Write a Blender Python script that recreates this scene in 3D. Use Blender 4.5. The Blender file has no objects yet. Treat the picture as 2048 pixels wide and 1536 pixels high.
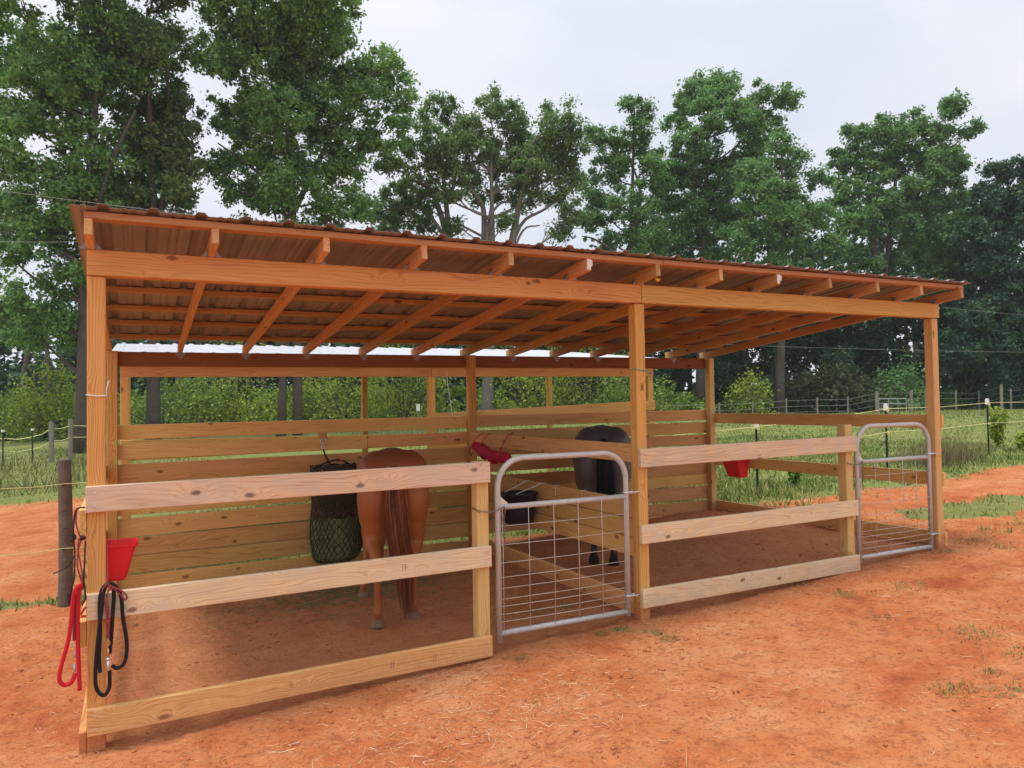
import bpy, bmesh, math, random
import numpy as np
from mathutils import Vector, Matrix

random.seed(7)
RNG = np.random.default_rng(11)
scene = bpy.context.scene
COL = scene.collection

# ------------------------------------------------------------------ camera
CAM = np.array([0.22888, -4.58309, 1.68339])
RX = np.array([0.89059154, -0.4545449, -0.0153505])
UP = np.array([0.00125423, -0.03129714, 0.99950934])
FW = np.array([0.4548023, 0.89017382, 0.02730287])
FPX = 1478.37                       # focal length in pixels of the 2048 wide photograph
cd = bpy.data.cameras.new('camera')
cam = bpy.data.objects.new('camera', cd)
COL.objects.link(cam)
cam.matrix_world = Matrix(((RX[0], UP[0], -FW[0], CAM[0]), (RX[1], UP[1], -FW[1], CAM[1]),
                           (RX[2], UP[2], -FW[2], CAM[2]), (0, 0, 0, 1)))
cd.sensor_fit = 'HORIZONTAL'
cd.sensor_width = 36
cd.lens = FPX / 2048 * 36
cd.clip_start = 0.05
cd.clip_end = 2000
scene.camera = cam

# ------------------------------------------------------------------ sky and sun (overcast)
SUN_EL, SUN_AZ = math.radians(74), math.radians(262)      # azimuth from +Y clockwise
sun_dir = Vector((math.sin(SUN_AZ) * math.cos(SUN_EL), math.cos(SUN_AZ) * math.cos(SUN_EL), math.sin(SUN_EL)))
w = bpy.data.worlds.new('World')
scene.world = w
w.use_nodes = True
nt = w.node_tree
nt.nodes.clear()
N, L = nt.nodes.new, nt.links.new
out = N('ShaderNodeOutputWorld')
sky = N('ShaderNodeTexSky'); sky.sky_type = 'NISHITA'; sky.sun_disc = False
sky.sun_elevation = SUN_EL; sky.sun_rotation = SUN_AZ
bg1 = N('ShaderNodeBackground'); bg1.inputs['Strength'].default_value = 0.10
L(sky.outputs[0], bg1.inputs['Color'])
tc = N('ShaderNodeTexCoord'); mp = N('ShaderNodeMapping')
mp.inputs['Scale'].default_value = (1.0, 1.0, 2.6)
L(tc.outputs['Generated'], mp.inputs[0])
nz = N('ShaderNodeTexNoise'); nz.inputs['Scale'].default_value = 2.3; nz.inputs['Detail'].default_value = 5
nz.inputs['Roughness'].default_value = 0.5; nz.inputs['Distortion'].default_value = 0.4
L(mp.outputs[0], nz.inputs['Vector'])
rp = N('ShaderNodeValToRGB')
rp.color_ramp.elements[0].position = 0.34; rp.color_ramp.elements[0].color = (0.47, 0.497, 0.55, 1)
rp.color_ramp.elements[1].position = 0.66; rp.color_ramp.elements[1].color = (0.575, 0.577, 0.612, 1)
L(nz.outputs['Fac'], rp.inputs[0])
# an overcast sky is brighter overhead than near the horizon
sx = N('ShaderNodeSeparateXYZ'); L(tc.outputs['Generated'], sx.inputs[0])
m1 = N('ShaderNodeMath'); m1.operation = 'MAXIMUM'; m1.inputs[1].default_value = 0; L(sx.outputs['Z'], m1.inputs[0])
m2 = N('ShaderNodeMath'); m2.operation = 'MULTIPLY'; L(m1.outputs[0], m2.inputs[0]); L(m1.outputs[0], m2.inputs[1])
m3 = N('ShaderNodeMath'); m3.operation = 'MULTIPLY_ADD'; m3.inputs[1].default_value = 1.1; m3.inputs[2].default_value = 0.97
m4 = N('ShaderNodeMath'); m4.operation = 'MULTIPLY'; L(m2.outputs[0], m4.inputs[0]); L(m1.outputs[0], m4.inputs[1])
L(m4.outputs[0], m3.inputs[0])
bg2 = N('ShaderNodeBackground'); L(rp.outputs[0], bg2.inputs['Color']); L(m3.outputs[0], bg2.inputs['Strength'])
mx = N('ShaderNodeMixShader'); mx.inputs[0].default_value = 0.9
L(bg1.outputs[0], mx.inputs[1]); L(bg2.outputs[0], mx.inputs[2]); L(mx.outputs[0], out.inputs['Surface'])

sl = bpy.data.lights.new('sun', 'SUN')
sl.energy = 1.5; sl.angle = math.radians(10); sl.color = (1.0, 0.95, 0.87)
so = bpy.data.objects.new('sun', sl); COL.objects.link(so)
so.rotation_euler = (-sun_dir).to_track_quat('-Z', 'Y').to_euler()

scene.view_settings.view_transform = 'Standard'
scene.view_settings.look = 'None'
scene.view_settings.exposure = 0.76
scene.view_settings.gamma = 1
scene.view_settings.use_curve_mapping = False
scene.cycles.max_bounces = 5
scene.cycles.diffuse_bounces = 4
scene.cycles.glossy_bounces = 2
scene.cycles.transmission_bounces = 3
scene.cycles.transparent_max_bounces = 4

# ------------------------------------------------------------------ helpers: pixels of the photograph to places
def ray(px, py):
    return FW + RX * (px - 1024) / FPX - UP * (py - 768) / FPX
def onY(px, py, Y):
    d = ray(px, py); return CAM + d * (Y - CAM[1]) / d[1]
def onX(px, py, X):
    d = ray(px, py); return CAM + d * (X - CAM[0]) / d[0]
def atD(px, py, depth):
    return CAM + ray(px, py) * depth

def smooth_hash(ix, iy, s):
    h = np.sin(ix * 127.1 + iy * 311.7 + s * 74.7) * 43758.5453
    return h - np.floor(h)
def vnoise(x, y, s=0):
    x = np.asarray(x, float); y = np.asarray(y, float)
    ix, iy = np.floor(x), np.floor(y); fx, fy = x - ix, y - iy
    fx = fx * fx * (3 - 2 * fx); fy = fy * fy * (3 - 2 * fy)
    a = smooth_hash(ix, iy, s); b = smooth_hash(ix + 1, iy, s)
    c = smooth_hash(ix, iy + 1, s); d = smooth_hash(ix + 1, iy + 1, s)
    return (a * (1 - fx) + b * fx) * (1 - fy) + (c * (1 - fx) + d * fx) * fy
def fbm(x, y, s=0, oct=4):
    t = 0; a = 0.5; k = 1
    for i in range(oct):
        t = t + a * vnoise(x * k, y * k, s + i * 3.1); a *= 0.5; k *= 2.03
    return t / (1 - 0.5 ** oct)

def gz(x, y=0):
    x = np.asarray(x, float)
    r = -0.136 + 0.046 * x
    r = np.where(x > 15, 0.554 + 0.45 * (1 - np.exp(-(np.maximum(x, 15) - 15) / 9.8)), r)
    r = np.where(x < -4, -0.32 - 0.25 * (1 - np.exp((np.minimum(x, -4) + 4) / 5.4)), r)
    y = np.asarray(y, float)
    u = np.clip((x - 4) / 18, 0, 1); u = 1 - u * u * (3 - 2 * u)
    return r + u * np.where(y > 16, 1.0 * (1 - np.exp(-(np.maximum(y, 16) - 16) / 24)), 0.0)
def gzd(x, y):
    """ground height with its trampled unevenness"""
    x = np.asarray(x, float); y = np.asarray(y, float)
    k = np.exp(-(np.maximum(0, np.hypot(x - 4, y - 1) - 12) / 10) ** 2)
    return gz(x, y) + k * ((fbm(x * 1.1, y * 1.1, 1) - 0.5) * 0.05 + (fbm(x * 4.5, y * 4.5, 5) - 0.5) * 0.034)
def gzf(x, y):
    return float(gzd(np.array([x]), np.array([y]))[0])

def sstep(a, b, x):
    t = np.clip((x - a) / (b - a), 0, 1); return t * t * (3 - 2 * t)

def grassiness(x, y):
    """0 bare red clay, 1 full grass"""
    x = np.asarray(x, float); y = np.asarray(y, float)
    n = fbm(x * 0.55, y * 0.55, 21) - 0.5
    n2 = fbm(x * 1.7, y * 1.7, 31) - 0.5
    # right hand paddock, starts behind a wandering edge
    yb = np.interp(x, [7.0, 7.8, 9.0, 10.5, 13, 30], [3.3, 2.7, 2.5, 2.7, 2.75, 2.0])
    right = sstep(-0.5, 0.75, (y - yb) + 1.0 * n + 0.8 * n2) * sstep(7.0, 7.5, x)
    patch = sstep(0.0, 0.35, 0.8 - ((x - 9.5) / 1.6) ** 2 - ((y - 0.95) / 0.6) ** 2 + 2.4 * n2) * 0.75
    patch2 = sstep(0.05, 0.4, 0.55 - ((x - 9.4) / 1.5) ** 2 - ((y - 0.1) / 0.4) ** 2 + 2.2 * n2) * 0.5
    back = sstep(3.35, 3.75, y + 0.3 * n2) * sstep(-0.6, 0.1, x) * (1 - sstep(7.3, 8.3, x))
    strip = sstep(0.0, 0.3, 0.45 - np.abs(y - 3.75 + 0.25 * x) + 0.7 * n2) * sstep(0.3, -0.4, x)
    far = sstep(12.6, 15.0, y + 1.5 * n) * sstep(1.0, -0.5, x) * 0.85
    g = np.maximum.reduce([right, patch, patch2, back, strip, far])
    return g

# ------------------------------------------------------------------ helpers: objects
WM = {}
def register(o, world):
    WM[o.name] = world
def put(o, parent=None, world=None):
    world = world or Matrix.Identity(4)
    COL.objects.link(o)
    o.matrix_basis = world
    if parent is not None:
        o.parent = parent
        o.matrix_parent_inverse = WM[parent.name].inverted()
    WM[o.name] = world
    return o
def tag(o, label=None, cat=None, group=None, kind=None):
    if label: o['label'] = label
    if cat: o['category'] = cat
    if group: o['group'] = group
    if kind: o['kind'] = kind
    return o
def thing(name, label, cat, loc, group=None):
    o = bpy.data.objects.new(name, None)
    o.empty_display_size = 0.2
    put(o, None, Matrix.Translation(Vector(loc)))
    return tag(o, label, cat, group)

class MB:
    def __init__(self): self.v = []; self.f = []
    def add(self, vs, fs):
        b = len(self.v); self.v += [tuple(map(float, p)) for p in vs]
        self.f += [tuple(b + i for i in f) for f in fs]
    def box(self, lo, hi):
        x0, y0, z0 = lo; x1, y1, z1 = hi
        self.add([(x0,y0,z0),(x1,y0,z0),(x1,y1,z0),(x0,y1,z0),(x0,y0,z1),(x1,y0,z1),(x1,y1,z1),(x0,y1,z1)],
                 [(0,3,2,1),(4,5,6,7),(0,1,5,4),(1,2,6,5),(2,3,7,6),(3,0,4,7)])
    def tube(self, path, rad, n=8, cap=True, flat=1.0):
        P = [np.asarray(p, float) for p in path]
        if not hasattr(rad, '__len__'): rad = [rad] * len(P)
        vs = []; prev = None
        for i, p in enumerate(P):
            t = P[min(i + 1, len(P) - 1)] - P[max(i - 1, 0)]
            t = t / (np.linalg.norm(t) + 1e-12)
            if prev is None:
                a = np.array([0, 0, 1.]) if abs(t[2]) < 0.9 else np.array([1., 0, 0])
                e = np.cross(t, a)
            else:
                e = prev - t * (prev @ t)
            e = e / (np.linalg.norm(e) + 1e-12); prev = e
            b = np.cross(t, e)
            for k in range(n):
                th = 2 * math.pi * k / n
                vs.append(p + rad[i] * (e * math.cos(th) + b * math.sin(th) * flat))
        fs = []
        for i in range(len(P) - 1):
            for k in range(n):
                k2 = (k + 1) % n
                fs.append((i * n + k, i * n + k2, (i + 1) * n + k2, (i + 1) * n + k))
        if cap:
            fs.append(tuple(range(n))[::-1]); fs.append(tuple((len(P) - 1) * n + k for k in range(n)))
        self.add(vs, fs)
    def ring(self, c, ax1, ax2, R, r, n=14, m=6, R2=None):
        R2 = R2 or R
        c = np.asarray(c, float); a = np.asarray(ax1, float); b = np.asarray(ax2, float)
        self.loop([c + a * R * math.cos(2*math.pi*i/n) + b * R2 * math.sin(2*math.pi*i/n) for i in range(n)], r, m)
    def loop(self, pts, r, m=6):
        pts = [np.asarray(p, float) for p in pts]; n = len(pts)
        nrm = np.cross(pts[n // 3] - pts[0], pts[2 * n // 3] - pts[0]); nrm = nrm / (np.linalg.norm(nrm) + 1e-12)
        vs = []
        for i in range(n):
            t = pts[(i + 1) % n] - pts[i - 1]; t = t / (np.linalg.norm(t) + 1e-12)
            e = np.cross(t, nrm); e /= np.linalg.norm(e) + 1e-12
            for k in range(m):
                th = 2 * math.pi * k / m
                vs.append(pts[i] + r * (e * math.cos(th) + nrm * math.sin(th)))
        fs = []
        for i in range(n):
            j = (i + 1) % n
            for k in range(m):
                k2 = (k + 1) % m
                fs.append((i * m + k, j * m + k, j * m + k2, i * m + k2))
        self.add(vs, fs)
    def build(self, name, mat, parent=None, origin=None, smooth=False):
        if origin is None:
            origin = WM[parent.name].translation if parent is not None else Vector((0, 0, 0))
        origin = Vector(origin)
        me = bpy.data.meshes.new(name)
        me.from_pydata([(a - origin.x, b - origin.y, c - origin.z) for a, b, c in self.v], [], self.f)
        me.materials.append(mat)
        if smooth: me.polygons.foreach_set('use_smooth', [True] * len(me.polygons))
        me.update()
        o = bpy.data.objects.new(name, me)
        return put(o, parent, Matrix.Translation(origin))

def mesh_np(name, verts, tris, mat, parent=None, origin=(0, 0, 0), quads=False, smooth=False):
    """fast mesh from numpy arrays"""
    verts = np.asarray(verts, np.float32) - np.asarray(origin, np.float32)
    k = 4 if quads else 3
    tris = np.asarray(tris, np.int32)
    me = bpy.data.meshes.new(name)
    me.vertices.add(len(verts)); me.vertices.foreach_set('co', verts.ravel())
    me.loops.add(tris.size); me.loops.foreach_set('vertex_index', tris.ravel())
    me.polygons.add(len(tris)); me.polygons.foreach_set('loop_start', np.arange(0, tris.size, k, dtype=np.int32))
    me.polygons.foreach_set('loop_total', np.full(len(tris), k, np.int32))
    if smooth: me.polygons.foreach_set('use_smooth', np.ones(len(tris), bool))
    me.update(calc_edges=True)
    me.materials.append(mat)
    o = bpy.data.objects.new(name, me)
    return put(o, parent, Matrix.Translation(Vector(origin)))

_bc = {}
def beam_mesh(l, t, h, bev):
    key = (round(l, 3), round(t, 4), round(h, 4))
    if key in _bc: return _bc[key]
    bm = bmesh.new()
    bmesh.ops.create_cube(bm, size=1)
    bmesh.ops.scale(bm, vec=(l, t, h), verts=bm.verts)
    bmesh.ops.bevel(bm, geom=list(bm.edges), offset=bev, segments=1, affect='EDGES')
    me = bpy.data.meshes.new('timber'); bm.to_mesh(me); bm.free()
    _bc[key] = me
    return me
def board(name, p0, p1, t, h, mat, parent, up=(0, 0, 1), bev=0.004, roll=0.0):
    """a sawn timber; p0,p1 are the centres of its two ends, t its thickness, h its width"""
    p0, p1 = Vector(p0), Vector(p1)
    x = (p1 - p0); l = x.length; x.normalize()
    z = Vector(up); z = (z - x * z.dot(x)).normalized()
    y = z.cross(x)
    me = beam_mesh(l, t, h, bev)
    me2 = me
    if me.materials and me.materials[0] is not mat:
        me2 = me.copy(); me2.materials.clear()
    if not me2.materials: me2.materials.append(mat)
    o = bpy.data.objects.new(name, me2)
    M = Matrix((x, y, z)).transposed().to_4x4()
    M.translation = (p0 + p1) / 2
    return put(o, parent, M @ Matrix.Rotation(roll, 4, 'X'))

# ------------------------------------------------------------------ materials
def new_mat(name):
    m = bpy.data.materials.new(name); m.use_nodes = True
    nt = m.node_tree; b = nt.nodes['Principled BSDF']
    return m, nt, b
def nodes(nt): return nt.nodes.new, nt.links.new
def ramp(nt, stops):
    r = nt.nodes.new('ShaderNodeValToRGB')
    e = r.color_ramp.elements
    while len(e) < len(stops): e.new(0.5)
    for i, (p, c) in enumerate(stops):
        e[i].position = p; e[i].color = (*c, 1) if len(c) == 3 else c
    return r
def noise(nt, vec, scale, detail=4, rough=0.55, dist=0.0):
    n = nt.nodes.new('ShaderNodeTexNoise')
    n.inputs['Scale'].default_value = scale; n.inputs['Detail'].default_value = detail
    n.inputs['Roughness'].default_value = rough; n.inputs['Distortion'].default_value = dist
    if vec is not None: nt.links.new(vec, n.inputs['Vector'])
    return n
def mixc(nt, fac, a, b, blend='MIX'):
    m = nt.nodes.new('ShaderNodeMix'); m.data_type = 'RGBA'; m.blend_type = blend
    for sock, val in ((m.inputs[0], fac), (m.inputs[6], a), (m.inputs[7], b)):
        if hasattr(val, 'is_output') or hasattr(val, 'links'): nt.links.new(val, sock)
        elif isinstance(val, (int, float)): sock.default_value = val
        else: sock.default_value = (*val, 1)
    return m.outputs[2]
def math_(nt, op, a, b=None, c=None):
    m = nt.nodes.new('ShaderNodeMath'); m.operation = op
    for i, val in enumerate((a, b, c)):
        if val is None: continue
        if isinstance(val, (int, float)): m.inputs[i].default_value = val
        else: nt.links.new(val, m.inputs[i])
    return m.outputs[0]

def wood(name, pale, mid, dark, weather=0.0, wcol=(0.62, 0.46, 0.38), knots=1.0, rough=0.72, vary=0.18, stain=0.0, ring=0.5, mud=0.0):
    m, nt, b = new_mat(name)
    n, l = nodes(nt)
    tc = n('ShaderNodeTexCoord'); oi = n('ShaderNodeObjectInfo')
    off = n('ShaderNodeVectorMath'); off.operation = 'SCALE'; off.inputs[0].default_value = (31.7, 3.3, 5.1)
    l(oi.outputs['Random'], off.inputs['Scale'])
    add = n('ShaderNodeVectorMath'); add.operation = 'ADD'
    l(tc.outputs['Object'], add.inputs[0]); l(off.outputs[0], add.inputs[1])
    # knots: sparse cells along the board
    sk = n('ShaderNodeSeparateXYZ'); l(add.outputs[0], sk.inputs[0])
    kw = noise(nt, add.outputs[0], 14, 2); kwv = math_(nt, 'MULTIPLY_ADD', kw.outputs['Fac'], 0.16, -0.08)
    mk = n('ShaderNodeCombineXYZ'); l(math_(nt, 'ADD', kwv, math_(nt, 'MULTIPLY', sk.outputs['X'], 2.1)), mk.inputs[0]); l(math_(nt, 'MULTIPLY', math_(nt, 'ADD', sk.outputs['Y'], sk.outputs['Z']), 4.2), mk.inputs[1])
    vo = n('ShaderNodeTexVoronoi'); vo.voronoi_dimensions = '2D'; vo.inputs['Scale'].default_value = 1.0; vo.inputs['Randomness'].default_value = 1.0
    l(mk.outputs[0], vo.inputs['Vector'])
    kd = vo.outputs['Distance']
    kbend = math_(nt, 'MULTIPLY', math_(nt, 'POWER', 2.718, math_(nt, 'MULTIPLY', kd, -9.0)), 0.13 * knots)
    # grain coordinate: board width with slow wander along the length, bent round the knots
    mg = n('ShaderNodeMapping'); mg.inputs['Scale'].default_value = (0.55, 4.0, 4.0); l(add.outputs[0], mg.inputs[0])
    wand = noise(nt, mg.outputs[0], 1.6, 2, 0.5)
    sep = n('ShaderNodeSeparateXYZ'); l(add.outputs[0], sep.inputs[0])
    cross = math_(nt, 'ADD', math_(nt, 'ADD', sep.outputs['Z'], sep.outputs['Y']), kbend)
    g = math_(nt, 'MULTIPLY_ADD', wand.outputs['Fac'], 0.22, cross)
    rings = math_(nt, 'SINE', math_(nt, 'MULTIPLY', g, 330.0))
    rings = math_(nt, 'SUBTRACT', 1.0, math_(nt, 'POWER', math_(nt, 'MULTIPLY_ADD', rings, 0.5, 0.5), 3.0))
    ms = n('ShaderNodeMapping'); ms.inputs['Scale'].default_value = (3.0, 90, 90); l(add.outputs[0], ms.inputs[0])
    streak = noise(nt, ms.outputs[0], 1.0, 3, 0.6)
    mb = n('ShaderNodeMapping'); mb.inputs['Scale'].default_value = (1.3, 9, 9); l(add.outputs[0], mb.inputs[0])
    broad = noise(nt, mb.outputs[0], 1.0, 3, 0.55)
    t = math_(nt, 'ADD', math_(nt, 'MULTIPLY', rings, 0.36 * ring), math_(nt, 'ADD', math_(nt, 'MULTIPLY', streak.outputs['Fac'], 0.45), math_(nt, 'MULTIPLY', broad.outputs['Fac'], 0.5)))
    cr = ramp(nt, [(0.30, dark), (0.55, mid), (0.85, pale)])
    l(t, cr.inputs[0])
    col = cr.outputs[0]
    # weathering: greyed, blotchy
    if weather > 0:
        bl = noise(nt, add.outputs[0], 5.0, 5, 0.65)
        wf = math_(nt, 'MULTIPLY', ramp_out(nt, bl.outputs['Fac'], 0.25, 0.7), weather)
        wc = mixc(nt, streak.outputs['Fac'], tuple(c * 0.72 for c in wcol), wcol)
        col = mixc(nt, wf, col, wc)
        dk = noise(nt, mb.outputs[0], 3.0, 4, 0.7)
        col = mixc(nt, math_(nt, 'MULTIPLY', ramp_out(nt, dk.outputs['Fac'], 0.60, 0.78), 0.55 * weather), col, (0.26, 0.19, 0.165))
    # red clay splashes and smudges
    if stain > 0:
        sn = noise(nt, add.outputs[0], 3.2, 4, 0.6)
        col = mixc(nt, math_(nt, 'MULTIPLY', ramp_out(nt, sn.outputs['Fac'], 0.5, 0.75), stain), col, (0.36, 0.14, 0.07))
    kf = math_(nt, 'MULTIPLY', ramp_out(nt, kd, 0.085, 0.03), math_(nt, 'GREATER_THAN', sepr(nt, vo.outputs['Color']), 1.0 - 0.48 * knots))
    kn = math_(nt, 'MULTIPLY', kf, 0.78)
    col = mixc(nt, kn, col, tuple(c * 0.34 for c in dark))
    if mud > 0:
        ge = n('ShaderNodeNewGeometry'); gp = n('ShaderNodeSeparateXYZ'); l(ge.outputs['Position'], gp.inputs[0])
        hh = math_(nt, 'ADD', math_(nt, 'MULTIPLY_ADD', gp.outputs['X'], -0.046, 0.136), gp.outputs['Z'])
        mn = noise(nt, ge.outputs['Position'], 22, 5, 0.7)
        hm = math_(nt, 'MULTIPLY_ADD', mn.outputs['Fac'], -0.45, math_(nt, 'ADD', hh, 0.22))
        col = mixc(nt, math_(nt, 'MULTIPLY', ramp_out(nt, hm, 0.20, 0.02), mud), col, (0.46, 0.165, 0.07))
    # board to board variation
    hv = n('ShaderNodeHueSaturation'); l(col, hv.inputs['Color'])
    l(math_(nt, 'MULTIPLY_ADD', oi.outputs['Random'], 2 * vary, 1 - vary), hv.inputs['Value'])
    l(math_(nt, 'MULTIPLY_ADD', math_(nt, 'FRACT', math_(nt, 'MULTIPLY', oi.outputs['Random'], 7.3)), 0.024, 0.488), hv.inputs['Hue'])
    l(hv.outputs[0], b.inputs['Base Color'])
    b.inputs['Roughness'].default_value = rough
    b.inputs['Specular IOR Level'].default_value = 0.25
    bp = n('ShaderNodeBump'); bp.inputs['Strength'].default_value = 0.35; bp.inputs['Distance'].default_value = 0.003
    l(t, bp.inputs['Height']); l(bp.outputs[0], b.inputs['Normal'])
    return m
def ramp_out(nt, sock, lo, hi):
    mr = nt.nodes.new('ShaderNodeMapRange'); mr.inputs['From Min'].default_value = lo; mr.inputs['From Max'].default_value = hi
    mr.interpolation_type = 'SMOOTHSTEP'
    if lo > hi:
        mr.inputs['From Min'].default_value = hi; mr.inputs['From Max'].default_value = lo
        mr.inputs['To Min'].default_value = 1; mr.inputs['To Max'].default_value = 0
    nt.links.new(sock, mr.inputs['Value'])
    return mr.outputs[0]
def sepr(nt, sock):
    s = nt.nodes.new('ShaderNodeSeparateColor'); nt.links.new(sock, s.inputs[0]); return s.outputs[0]

M = {}
M['header'] = wood('pine_header', (0.77, 0.45, 0.16), (0.66, 0.355, 0.112), (0.42, 0.195, 0.055), vary=0.05, knots=0.8)
M['post'] = wood('pine_post', (0.73, 0.43, 0.125), (0.62, 0.335, 0.085), (0.40, 0.18, 0.042), vary=0.06, knots=0.7, ring=0.9, mud=0.75)
M['gatepost'] = wood('treated_post', (0.74, 0.51, 0.21), (0.64, 0.42, 0.15), (0.44, 0.26, 0.08), vary=0.05, knots=0.5, mud=0.75)
M['rail'] = wood('weathered_rail', (0.84, 0.635, 0.38), (0.74, 0.50, 0.27), (0.36, 0.195, 0.095), weather=0.66, wcol=(0.70, 0.595, 0.46), vary=0.05, knots=0.9, ring=0.8, mud=0.22)
M['rail_gold'] = wood('golden_rail', (0.79, 0.49, 0.20), (0.68, 0.38, 0.125), (0.42, 0.20, 0.06), vary=0.03, knots=0.7, ring=0.8, stain=0.18, mud=0.22)
M['wall'] = wood('wall_board', (0.80, 0.515, 0.21), (0.70, 0.405, 0.14), (0.42, 0.205, 0.06), vary=0.17, knots=1.1, mud=0.4)
M['rafter'] = wood('rafter_pine', (0.68, 0.43, 0.19), (0.56, 0.32, 0.125), (0.32, 0.155, 0.058), vary=0.22, knots=0.7)
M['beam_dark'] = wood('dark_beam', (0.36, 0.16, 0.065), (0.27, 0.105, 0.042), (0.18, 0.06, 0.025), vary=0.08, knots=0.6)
M['purlin'] = wood('purlin_pine', (0.60, 0.345, 0.165), (0.50, 0.265, 0.115), (0.35, 0.16, 0.065), vary=0.10, knots=0.7)
M['old_post'] = wood('old_post', (0.19, 0.155, 0.125), (0.14, 0.11, 0.088), (0.075, 0.058, 0.046), vary=0.08, knots=0.3, rough=0.9)
M['grey_post'] = wood('grey_post', (0.30, 0.27, 0.23), (0.23, 0.20, 0.17), (0.13, 0.11, 0.09), vary=0.12, knots=0.3, rough=0.9)

def simple(name, col, rough=0.5, metal=0.0, spec=0.5, var=0.12, scale=8, bump=0.0, bscale=60, grime=None, coat=0):
    m, nt, b = new_mat(name); n, l = nodes(nt)
    tc = n('ShaderNodeTexCoord')
    ns = noise(nt, tc.outputs['Object'], scale, 4)
    c = mixc(nt, ns.outputs['Fac'], tuple(x * (1 - var) for x in col), tuple(min(1, x * (1 + var)) for x in col))
    if grime:
        g = noise(nt, tc.outputs['Object'], scale * 1.7, 5, 0.65)
        c = mixc(nt, math_(nt, 'MULTIPLY', ramp_out(nt, g.outputs['Fac'], 0.45, 0.75), grime[1]), c, grime[0])
    l(c, b.inputs['Base Color'])
    b.inputs['Metallic'].default_value = metal; b.inputs['Specular IOR Level'].default_value = spec
    rr = math_(nt, 'MULTIPLY_ADD', ns.outputs['Fac'], 0.16, max(0.02, rough - 0.08)); l(rr, b.inputs['Roughness'])
    if bump > 0:
        bn = noise(nt, tc.outputs['Object'], bscale, 3)
        bp = n('ShaderNodeBump'); bp.inputs['Strength'].default_value = bump; bp.inputs['Distance'].default_value = 0.004
        l(bn.outputs['Fac'], bp.inputs['Height']); l(bp.outputs[0], b.inputs['Normal'])
    return m
M['roof'] = simple('brown_roof_metal', (0.29, 0.25, 0.25), 0.42, 0.0, 0.5, 0.10, 3, grime=((0.24, 0.18, 0.155), 0.45))
M['roof_sky_sheen'] = simple('sky_sheen_roof_metal', (0.60, 0.62, 0.66), 0.30, 0.0, 0.6, 0.05, 2)  # brown metal reflecting the sky, with that reflection painted in as a pale base colour
M['galv'] = simple('galvanised_steel', (0.53, 0.54, 0.51), 0.45, 0.12, 0.6, 0.14, 24, grime=((0.50, 0.37, 0.27), 0.40))
M['tie'] = simple('dull_zinc', (0.30, 0.31, 0.32), 0.5, 0.5, 0.5, 0.12, 20)
M['galv_bright'] = simple('bright_zinc', (0.72, 0.74, 0.76), 0.35, 0.7, 0.5, 0.08, 20)
M['wire'] = simple('mesh_wire', (0.62, 0.55, 0.46), 0.5, 0.3, 0.5, 0.1, 30)
M['chain'] = simple('chain_steel', (0.26, 0.20, 0.15), 0.5, 0.7, 0.5, 0.2, 60)
M['red_plastic'] = simple('red_plastic', (0.72, 0.010, 0.022), 0.38, 0, 0.45, 0.06, 5)
M['black_plastic'] = simple('black_rubber', (0.014, 0.015, 0.019), 0.45, 0, 0.5, 0.2, 6)
M['red_cloth'] = simple('red_cloth', (0.50, 0.012, 0.045), 0.75, 0, 0.3, 0.2, 14, bump=0.6, bscale=40)
M['red_strap'] = simple('red_strap', (0.55, 0.03, 0.03), 0.7, 0, 0.3, 0.1, 20)
M['red_rope'] = simple('red_rope', (0.62, 0.012, 0.03), 0.75, 0, 0.3, 0.18, 120, bump=0.8, bscale=260)
M['black_rope'] = simple('black_rope', (0.013, 0.013, 0.014), 0.75, 0, 0.3, 0.3, 120, bump=0.8, bscale=260)
M['maroon_rope'] = simple('maroon_rope', (0.30, 0.05, 0.06), 0.75, 0, 0.3, 0.35, 160, bump=0.8, bscale=300)
M['dark_cord'] = simple('dark_cord', (0.035, 0.022, 0.02), 0.75, 0, 0.3, 0.3, 160)
M['brass'] = simple('brass', (0.62, 0.42, 0.15), 0.32, 0.95, 0.5, 0.15, 40)
M['white_plastic'] = simple('white_plastic', (0.80, 0.80, 0.76), 0.5, 0, 0.4, 0.06, 10)
M['tpost'] = simple('green_steel', (0.018, 0.032, 0.026), 0.6, 0.1, 0.4, 0.25, 20)
M['far_wire'] = simple('dull_wire', (0.30, 0.30, 0.29), 0.5, 0.2, 0.4, 0.1, 3)
M['yellow_tape'] = simple('electric_tape', (0.72, 0.72, 0.34), 0.6, 0, 0.3, 0.1, 30)
M['pale_wire'] = simple('pale_wire', (0.55, 0.56, 0.54), 0.5, 0.2, 0.4, 0.1, 3)
M['twine_white'] = simple('pale_twine', (0.62, 0.66, 0.60), 0.8, 0, 0.2, 0.15, 60)
M['twine_green'] = simple('green_twine', (0.10, 0.34, 0.24), 0.8, 0, 0.2, 0.2, 60)
M['ink'] = simple('faded_ink', (0.30, 0.19, 0.13), 0.8, 0, 0.2, 0.25, 90)
M['paper'] = simple('paper_tag', (0.78, 0.77, 0.75), 0.7, 0, 0.3, 0.1, 60)
M['yellow'] = simple('yellow_plastic', (0.75, 0.42, 0.02), 0.5, 0, 0.4, 0.1, 60)
M['bark'] = simple('bark', (0.105, 0.088, 0.074), 0.9, 0, 0.15, 0.45, 3.0, bump=1.0, bscale=9)
M['bark_pale'] = simple('pale_bark', (0.20, 0.18, 0.155), 0.9, 0, 0.15, 0.4, 3.0, bump=1.0, bscale=9)

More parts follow.
